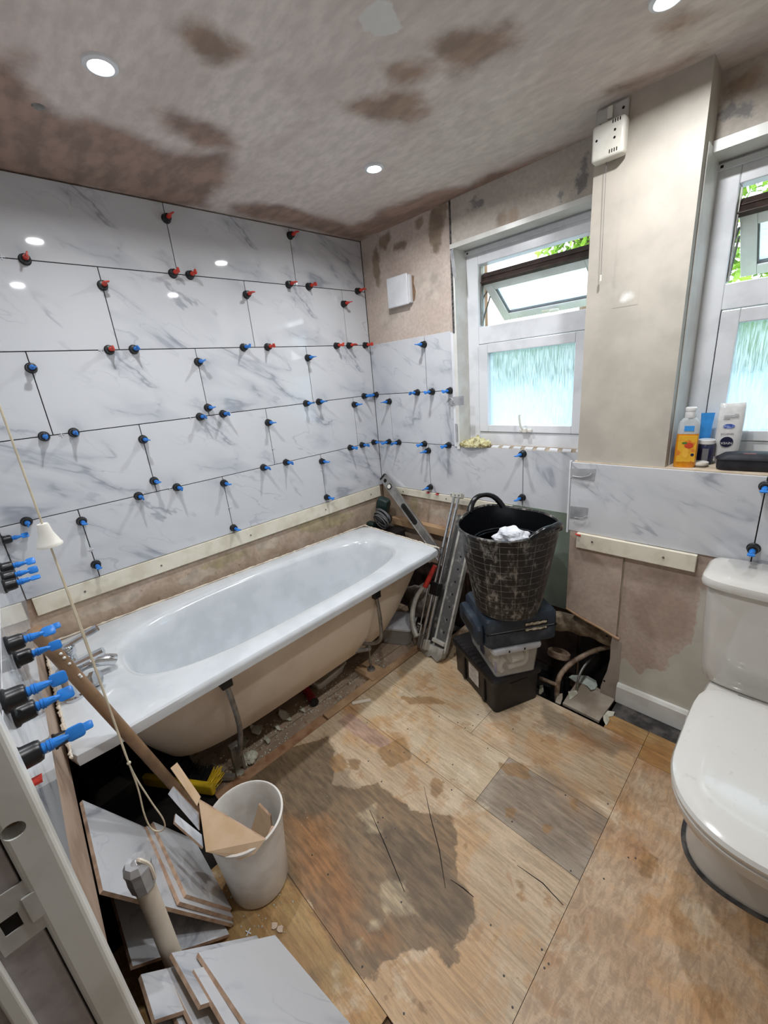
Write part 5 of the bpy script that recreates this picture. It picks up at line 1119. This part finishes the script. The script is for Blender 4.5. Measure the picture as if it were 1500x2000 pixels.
# ------------------------------------------------------------------ spirit level
A_, B_ = Vector((.045, -.026, .838)), Vector((.53, -.105, .455)); B_ = A_+(B_-A_).normalized()*.80
B_ = Vector((.640, -.128, .372))
ax = B_-A_; LF = frame(A_, ax, Vector((.35, .2, .55))); LL = ax.length
zc = LF.to_3x3().col[2]; sz = 1 if zc.y < 0 else -1
sl = thing('spirit_level', tuple(B_), 'grey aluminium spirit level leaning in the corner behind the bath', 'spirit level')
def lbx(nm, lo, hi, m, bev=.001, par=sl):
    z = sorted((lo[2]*sz, hi[2]*sz)); return obj(nm, bx(new(), (lo[0], lo[1], z[0]), (hi[0], hi[1], z[1]), LF, bev), m, par)
lbx('web', (.0, -.024, -.007), (LL, .024, .007), M['alu']); lbx('flange', (.0, -.027, -.011), (LL, -.022, .011), M['alu']); lbx('flange', (.0, .022, -.011), (LL, .027, .011), M['alu'])
lbx('end_cap', (-.012, -.027, -.011), (.0, .027, .011), M['black'], .003)
def disc(nm, x, r, z0, z1, m, par, seg=24): return obj(nm, cyl(new(), LF@Vector((x, 0, z0*sz)), LF@Vector((x, 0, z1*sz)), r, seg=seg), m, par)
r1 = disc('end_vial_ring', .085, .020, .006, .0105, M['black'], sl); disc('end_vial', .085, .0145, .0106, .012, M['offwhite'], r1)
disc('hang_hole', .03, .013, .0068, .0078, M['dark'], sl)
g_ = obj('grip_slot', loft(new(), [[LF@Vector((.33+p.x, p.y, z*sz)) for p in rrect(.085, .017, .016, 0)] for z in (.006, .0105)]), M['black'], sl); 
obj('slot_void', loft(new(), [[LF@Vector((.33+p.x, p.y, z*sz)) for p in rrect(.070, .010, .0095, 0)] for z in (.0104, .0112)]), M['dark'], g_)

# drill / green power tool with coiled cable on the ledge
dr = thing('corded_drill', (.10, -.10, .525), 'dark green corded power tool with its grey cable coiled, in the corner behind the bath', 'power tool')
dF = frame((.075, -.10, .60), (.35, -.1, .9), (1, .3, -.2))
b = new(); loft(b, [[dF@(p+Vector((0, 0, 0))) for p in [Vector((z, q_.x, q_.y)) for q_ in rrect(a1, a2, .012, 0)]] for z, a1, a2 in ((-.06, .026, .024), (.0, .034, .028), (.03, .040, .032), (.10, .042, .032), (.13, .036, .026), (.138, .022, .016))]); obj('motor_housing', b, M['green'], dr, smooth=True)
obj('handle', bx(new(), (-.035, -.175, .515), (.05, -.125, .555), None, .012, 3), M['green'], dr, smooth=True)
b = new()
for k in range(6):
    cc = Vector((.130+.008*math.sin(k*2), -.140-.006*k, .620-.008*k)); pts = []
    for i in range(28):
        a = 2*PI*i/28; pts.append(cc+Vector((math.cos(a)*(.075-.004*(k % 3)), -.02*math.sin(a)-.014*math.cos(a), math.sin(a)*(.046+.004*(k % 2)))))
    tube(b, pts, .0042, 6, closed=True)
obj('coiled_cable', b, M['cable'], dr, smooth=True)
b = new(); lathe(b, [(.030, 0), (.034, .01), (.034, .035), (.026, .045), (0, .046)], frame((.135, -.10, .585), (1, .2, .1), (0, .2, 1)), 20); obj('gearbox', b, M['black'], dr, smooth=True)
tag(box('support_block', (-.006, -.24, .42), (.23, -.05, .512), M['dark'], bev=.003), 'dark block under the coiled power tool in the corner', 'block')

# ------------------------------------------------------------------ white bin with tile offcuts
BC = Vector((1.015, -1.640, 0))
bn = thing('white_bin', tuple(BC+Vector((0, 0, .0005))), 'white plastic waste bin holding broken tile offcuts', 'waste bin')
b = new(); lathe(b, [(.078, .001), (.086, .006), (.088, .012), (.097, .14), (.108, .262), (.113, .266), (.1135, .274), (.108, .276), (.104, .268), (.093, .13), (.084, .012), (.0, .010)], Matrix.Translation(BC), 48); obj('bin_body', b, M['binwhite'], bn, smooth=True)
def slab(nm, poly, th, n_dir, mats, label, cat, group=None, base=None):
    """thin tile piece: poly = 3D corners of the glazed face, extruded away by th along -normal; faces: glaze, edge, back"""
    P = [Vector(p) for p in poly]; c = sum(P, Vector())/len(P); nn = (P[1]-P[0]).cross(P[2]-P[0]).normalized()
    if nn.dot(Vector(n_dir)) < 0: nn = -nn
    bmx = new(); ul2 = bmx.loops.layers.uv.verify(); top = [bmx.verts.new(p) for p in P]; bot = [bmx.verts.new(p-nn*th) for p in P]
    ex_ = (P[1]-P[0]).normalized(); ey_ = nn.cross(ex_)
    f = bmx.faces.new(top); f.material_index = 0
    for l in f.loops: l[ul2].uv = ((l.vert.co-P[0]).dot(ex_)+len(label)*.37+.2, (l.vert.co-P[0]).dot(ey_)+len(label)*.23)
    f = bmx.faces.new(bot[::-1]); f.material_index = 2
    for i in range(len(P)): f = bmx.faces.new((top[i], top[(i+1) % len(P)], bot[(i+1) % len(P)], bot[i])); f.material_index = 1
    o = obj(nm, bmx, mats, None); return tag(o, label, cat, group)
TM = [M['marble_matt'], M['clay'], M['clayback']]; TB = [M['clayback'], M['clay'], M['marble_matt']]
def pxz(u, v, z): return H(u, v, 'z', z)
up = (0, 0, 1)
slab('tile_offcut', [pxz(388, 1563, .375), pxz(518, 1640, .285), pxz(497, 1668, .262), pxz(470, 1680, .256), pxz(402, 1664, .30)], .009, (.6, -.6, .6), TB, 'large broken tile offcut lying back side up across the white bin', 'tile offcut', 'offcuts in the white bin')
slab('tile_offcut', [pxz(346, 1489, .42), pxz(392, 1556, .34), pxz(385, 1574, .33), pxz(333, 1500, .415)], .009, (.7, -.4, .6), TB, 'narrow brown strip of tile pointing up out of the white bin', 'tile offcut', 'offcuts in the white bin')
slab('tile_offcut', [pxz(338, 1536, .36), pxz(387, 1588, .30), pxz(389, 1622, .27), pxz(328, 1551, .35)], .009, (.7, -.4, .6), TM, 'white glazed strip of tile, upper of the two beside the bin rim', 'tile offcut', 'offcuts in the white bin')
slab('tile_offcut', [pxz(343, 1589, .34), pxz(394, 1630, .285), pxz(397, 1655, .275), pxz(341, 1605, .33)], .009, (.7, -.4, .6), TM, 'white glazed strip of tile, lower of the two beside the bin rim', 'tile offcut', 'offcuts in the white bin')
slab('tile_offcut', [(.985, -1.585, .235), (1.02, -1.57, .20), (1.035, -1.585, .12), (.96, -1.62, .13)], .009, (.7, -.6, .3), TB, 'dark corner of broken tile standing deep inside the white bin', 'tile offcut', 'offcuts in the white bin')
slab('tile_offcut', [(1.075, -1.590, .235), (1.095, -1.615, .24), (1.075, -1.63, .12), (1.055, -1.60, .12)], .009, (.6, -.7, .3), TM, 'small white chip of tile at the right inside the white bin', 'tile offcut', 'offcuts in the white bin')

# ------------------------------------------------------------------ marble tiles leaning on the near wall
def leaner(x0, x1, ybot, zbot, ztop, s, off=0, mats=TM, ytop=None, skew=0):
    yt0, yt1 = (WCY(x0)-.006+off if ytop is None else ytop), (WCY(x1)-.006+off if ytop is None else ytop)
    return slab('marble_tile', [(x0, yt0, ztop), (x1, yt1, ztop), (x1+skew, ybot, zbot), (x0+skew, ybot, zbot)], .009, (0, 1, .8), mats, s, 'tile', 'loose marble tiles leaning on the near wall')
gl = leaner(.768, 1.070, -1.755, .010, .440, 'largest marble tile leaning on the near wall beside the white bin')
def onslope(x0, x1, t0, t1, lift, s, mats=TM):
    A0 = Vector((0, WCY(.9)-.006, .440)); A1 = Vector((0, -1.755, .010)); d = A1-A0; nn = Vector((0, -d.z, d.y)).normalized(); nn = nn if nn.y > 0 else -nn
    pts = [A0+d*t0+nn*lift, A0+d*t1+nn*lift]
    return slab('marble_tile', [(x0, pts[0].y, pts[0].z), (x1, pts[0].y, pts[0].z), (x1, pts[1].y, pts[1].z), (x0, pts[1].y, pts[1].z)], .009, (0, 1, .6), mats, s, 'tile', 'loose marble tiles leaning on the near wall')
onslope(.775, 1.062, .50, .985, .0095, 'shorter marble tile lying on the largest leaning tile, lower one'); onslope(.76, 1.045, .55, .97, .0190, 'shorter marble tile lying on the largest leaning tile, uppermost one')
slab('marble_tile', [(.86, -1.975, .20), (1.09, -1.978, .20), (1.085, -1.775, .004+.009), (.86, -1.775, .013)], .009, (0, .6, 1), TM, 'flatter marble tile under the leaning pile, front one', 'tile', 'loose marble tiles leaning on the near wall')
slab('marble_tile', [(.80, -1.975, .170), (1.06, -1.978, .170), (1.055, -1.80, .012), (.80, -1.80, .012)], .009, (0, .6, 1), TM, 'flatter marble tile under the leaning pile, rear one', 'tile', 'loose marble tiles leaning on the near wall')
# capped pipe
pp_ = thing('capped_pipe', (1.10, -1.90, -.0), 'upright cream pipe with its top wrapped in duct tape, between the tile piles', 'pipe')
c = H(315, 1790, 'y', -1.90); xx = 1.12; ztop = .50
b = new(); cyl(b, (xx, -1.905, -.013), (xx, -1.905, ztop-.03), .0205, seg=24); obj('pipe', b, M['cream'], pp_, smooth=True)
b = new(); lathe(b, [(.023, -.075), (.026, -.068), (.028, -.04), (.027, -.02), (.029, -.008), (.021, .006), (.010, .004), (0, .009)], Matrix.Translation((xx, -1.905, ztop)), 9); cap_ = obj('taped_cap', b, M['tape'], pp_)
obj('tape_knot', tube(new(), smoothpts([(xx+.004, -1.90, ztop+.008), (xx+.014, -1.895, ztop+.012), (xx+.018, -1.885, ztop-.01), (xx+.022, -1.884, ztop-.05)], 4), .004, 6), M['cream'], cap_)
# front pile
G5 = 'loose marble tiles piled in the foreground'
def fp(pts, s, mats=TM, nd=up, th=.009): return slab('marble_tile', pts, th, nd, mats, s, 'tile', G5)
def leanp(A, B, s_, lx=.32, x0=None, ang=None, w=.27):
    # A: photo pixel of the raised top corner, B: of the corner resting on the floor (or None: same slope as the others)
    if B: Bp = H(B[0], B[1], 'z', .0105); Ap = H(A[0], A[1], 'x', Bp.x)
    else: Ap = H(A[0], A[1], 'x', x0); Bp = Ap+Vector((0, .165, -.185)).normalized()*min(w, (Ap.z-.012)/.7465)
    dx_ = Vector((math.cos(ang), math.sin(ang), 0))*lx
    return fp([Ap, Bp, Bp+dx_, Ap+dx_], s_, nd=(0, .6, .6))
leanp((387, 1860), (537, 1826), 'front marble tile with a bold grey vein at the bottom of the photo', .325, ang=.13)
leanp((335, 1861), None, 'marble tile directly under the veined front tile', .14, 1.155, ang=.10)
leanp((378, 1893), None, 'narrow marble strip beneath the left edge of the veined front tile', .25, 1.215, ang=.10, w=.05)
leanp((326, 1897), None, 'narrow tile strip, third from the left in the foreground pile', .34, 1.165, ang=.08, w=.2)
leanp((314, 1919), None, 'narrow tile strip, second from the left in the foreground pile', .34, 1.170, ang=.06, w=.2)
leanp((283, 1946), None, 'short marble tile at the lower left of the foreground pile', .30, 1.170, ang=.03, w=.2)
leanp((275, 1903), None, 'small marble corner against the wall at the left of the foreground pile', .10, 1.160, ang=.0, w=.2)

# ------------------------------------------------------------------ pipes and rubble in the hole under the boxing
sp = thing('waste_pipe', (1.4, -.12, .0), 'thick dusty lagged pipe running out of the hole beside the tool case', 'pipe')
b = new(); pts = smoothpts([(1.18, -.16, .235), (1.30, -.13, .275), (1.42, -.10, .275), (1.56, -.075, .25), (1.75, -.07, .235)], 6); tube(b, pts, .045, 16, rs=[.045+.004*math.sin(i*1.3) for i in range(len(pts))]); obj('lagging', b, M['lag'], sp, smooth=True)
cpz = thing('bent_copper_pipe', (1.36, -.27, -.2), 'bent dull copper pipe rising from the hole beside the black box', 'pipe')
b = new(); tube(b, smoothpts([(1.385, -.30, -.22), (1.378, -.30, -.05), (1.375, -.30, .02), (1.375, -.275, .085), (1.40, -.21, .13), (1.46, -.12, .17), (1.52, -.06, .19)], 6), .0115, 10); obj('pipe', b, M['rust'], cpz, smooth=True)
b = new(); tube(b, [(1.29, -.30, .045), (1.375, -.30, .05)], .009, 8); obj('branch', b, M['rust'], cpz, smooth=True)
ry = thing('rusty_pipe_socket', (1.33, -.17, .05), 'rusty round pipe socket in the dark behind the clear box', 'pipe')
b = new(); lathe(b, [(.045, 0), (.052, .006), (.052, .028), (.044, .034), (.036, .030), (.034, .0)], Matrix.Translation((1.32, -.17, .10)) @ Matrix.Rotation(-.35, 4, 'X'), 24); obj('socket', b, M['rust'], ry, smooth=True)
obj('socket_pipe', cyl(new(), (1.32, -.16, -.2), (1.32, -.168, .095), .030), M['dark'], ry, smooth=True)  # pipe coloured near-black to carry the shade below the socket
tag(obj('thin_pipe', tube(new(), smoothpts([(1.44, -.22, -.2), (1.435, -.22, .03), (1.44, -.16, .1), (1.46, -.05, .12)], 5), .006, 8), M['dullmetal'], smooth=True), 'thin grey pipe behind the bent copper pipe in the hole', 'pipe')
SC = lambda pts: [(1035+x/8.571, 1250+y/8.571) for x, y in pts]
for i, (pts, z, lab_) in enumerate([([(650, 630), (700, 610), (960, 615), (1110, 680), (1130, 760), (1090, 830), (1020, 860), (960, 780), (880, 720), (760, 690)], .003, 'pale green curved board offcut on the stone slab at the hole'),
        ([(640, 870), (785, 850), (795, 910), (665, 1010)], .0, 'small white plaster scrap on the stone slab'), ([(165, 770), (215, 760), (230, 860), (180, 915), (150, 900)], -.004, 'white scrap behind the right edge of the black box'),
        ([(440, 980), (490, 910), (545, 900), (545, 980), (510, 1085), (425, 1050)], -.004, 'grey chip of board at the edge of the hole'), ([(1225, 1280), (1300, 1190), (1420, 1210), (1390, 1280), (1320, 1290), (1330, 1360), (1275, 1440), (1230, 1350)], .001, 'torn white scrap at the corner of the skirting')]):
    tag(obj('plaster_scrap', prism(new(), [(x, y, z+(.006*math.sin(k*1.3) if i == 0 else 0)) for k, (x, y) in enumerate(FL(SC(pts), z))], (0, 0, .003)), (M['slate'] if i == 3 else M['flake']) if i else plain('greenish_board', (198, 206, 196), .8)), lab_, 'plaster scrap')
b = new(); rnd = random.Random(8)
for i in range(60):
    s = rnd.uniform(.012, .04); bmesh.ops.create_icosphere(b, subdivisions=1, radius=s, matrix=Matrix.Translation((rnd.uniform(1.08, 1.75), rnd.uniform(-.32, -.03), -.225+rnd.uniform(0, .03))) @ Matrix.Diagonal((1, rnd.uniform(.5, 1), rnd.uniform(.4, .8), 1)))
rb = tag(obj('rubble', b, M['dark']), 'dark rubble at the bottom of the hole under the boxing', 'rubble'); rb['kind'] = 'stuff'  # rubble colour includes the shade of the hole

# ------------------------------------------------------------------ TOILET
tx = 2.085
wc = thing('toilet', (tx, -.55, 0), 'white close-coupled toilet with closed lid at the right edge', 'toilet')
def tring(hx, yf, yb, z, n=2.4, yc=None, nb=None, N_=64, cx=tx):
    yc = yc if yc is not None else yf+hx*1.15; out = []
    for k in range(N_):
        t = 2*PI*k/N_; ct, st = math.cos(t), math.sin(t); e = n if st < 0 else (nb or n); r = (abs(ct)**e+abs(st)**e)**(-1/e)
        out.append(Vector((cx+hx*r*ct, yc+((yc-yf) if st < 0 else (yb-yc))*r*st, z)))
    return out
b = new(); loft(b, [tring(.150, -.748, -.27, .001, 2.6, nb=6), tring(.150, -.750, -.27, .02, 2.6, nb=6), tring(.138, -.742, -.27, .05, 2.5, nb=6), tring(.132, -.745, -.27, .14, 2.4, nb=6), tring(.140, -.775, -.25, .20, 2.3, nb=6), tring(.160, -.84, -.22, .255, 2.2, nb=6), tring(.180, -.915, -.20, .31, 2.2, nb=6), tring(.188, -.952, -.19, .345, 2.2, nb=6), tring(.188, -.955, -.19, .372, 2.2, nb=6), tring(.182, -.948, -.195, .380, 2.2, nb=6), tring(.17, -.93, -.2, .382, 2.2, nb=6)]); obj('pan', b, M['ceramic'], wc, smooth=True)
obj('seat', loft(new(), [tring(.186, -.962, -.43, .3830, 2.25, nb=7), tring(.193, -.972, -.425, .387, 2.25, nb=7), tring(.194, -.974, -.424, .396, 2.25, nb=7), tring(.191, -.970, -.426, .402, 2.25, nb=7), tring(.182, -.955, -.43, .404, 2.25, nb=7)]), M['seatplastic'], wc, smooth=True)
obj('lid', loft(new(), [tring(.188, -.966, -.428, .4045, 2.25, nb=7), tring(.195, -.976, -.422, .408, 2.25, nb=7), tring(.197, -.979, -.420, .418, 2.25, nb=7), tring(.193, -.974, -.423, .428, 2.25, nb=7), tring(.180, -.955, -.432, .434, 2.25, nb=7), tring(.13, -.88, -.46, .438, 2.25, nb=6), tring(.06, -.78, -.5, .439, 2.25, nb=5)]), M['seatplastic'], wc, smooth=True)
for x in (-.08, .08): obj('hinge', cyl(new(), (tx+x-.02, -.405, .405), (tx+x+.02, -.405, .405), .013), M['chrome'], wc, smooth=True)
cring = lambda hx, yf, z, n=5, yb=-.187: tring(hx, yf, yb, z, n, yc=(yf+yb)/2, nb=14)
obj('cistern', loft(new(), [cring(.188, -.335, .372), cring(.205, -.355, .395), cring(.212, -.362, .44), cring(.226, -.366, .60), cring(.232, -.368, .735), cring(.232, -.368, .742)]), M['ceramic'], wc, smooth=True)
obj('cistern_lid', loft(new(), [cring(.236, -.372, .7425), cring(.246, -.384, .748), cring(.248, -.387, .760), cring(.244, -.383, .774), cring(.232, -.370, .783), cring(.20, -.345, .786)]), M['ceramic'], wc, smooth=True)
b = new(); lathe(b, [(.022, 0), (.022, .006), (.018, .008), (0, .008)], Matrix.Translation((tx, -.285, .786)), 24); obj('flush_button', b, M['chrome'], wc, smooth=True)
b = new(); loft(b, [tring(.162, -.762, -.24, .0006, 2.6, nb=6), tring(.160, -.760, -.24, .0030, 2.6, nb=6)]); obj('black_sealant_bed', b, M['bitumen'], wc)
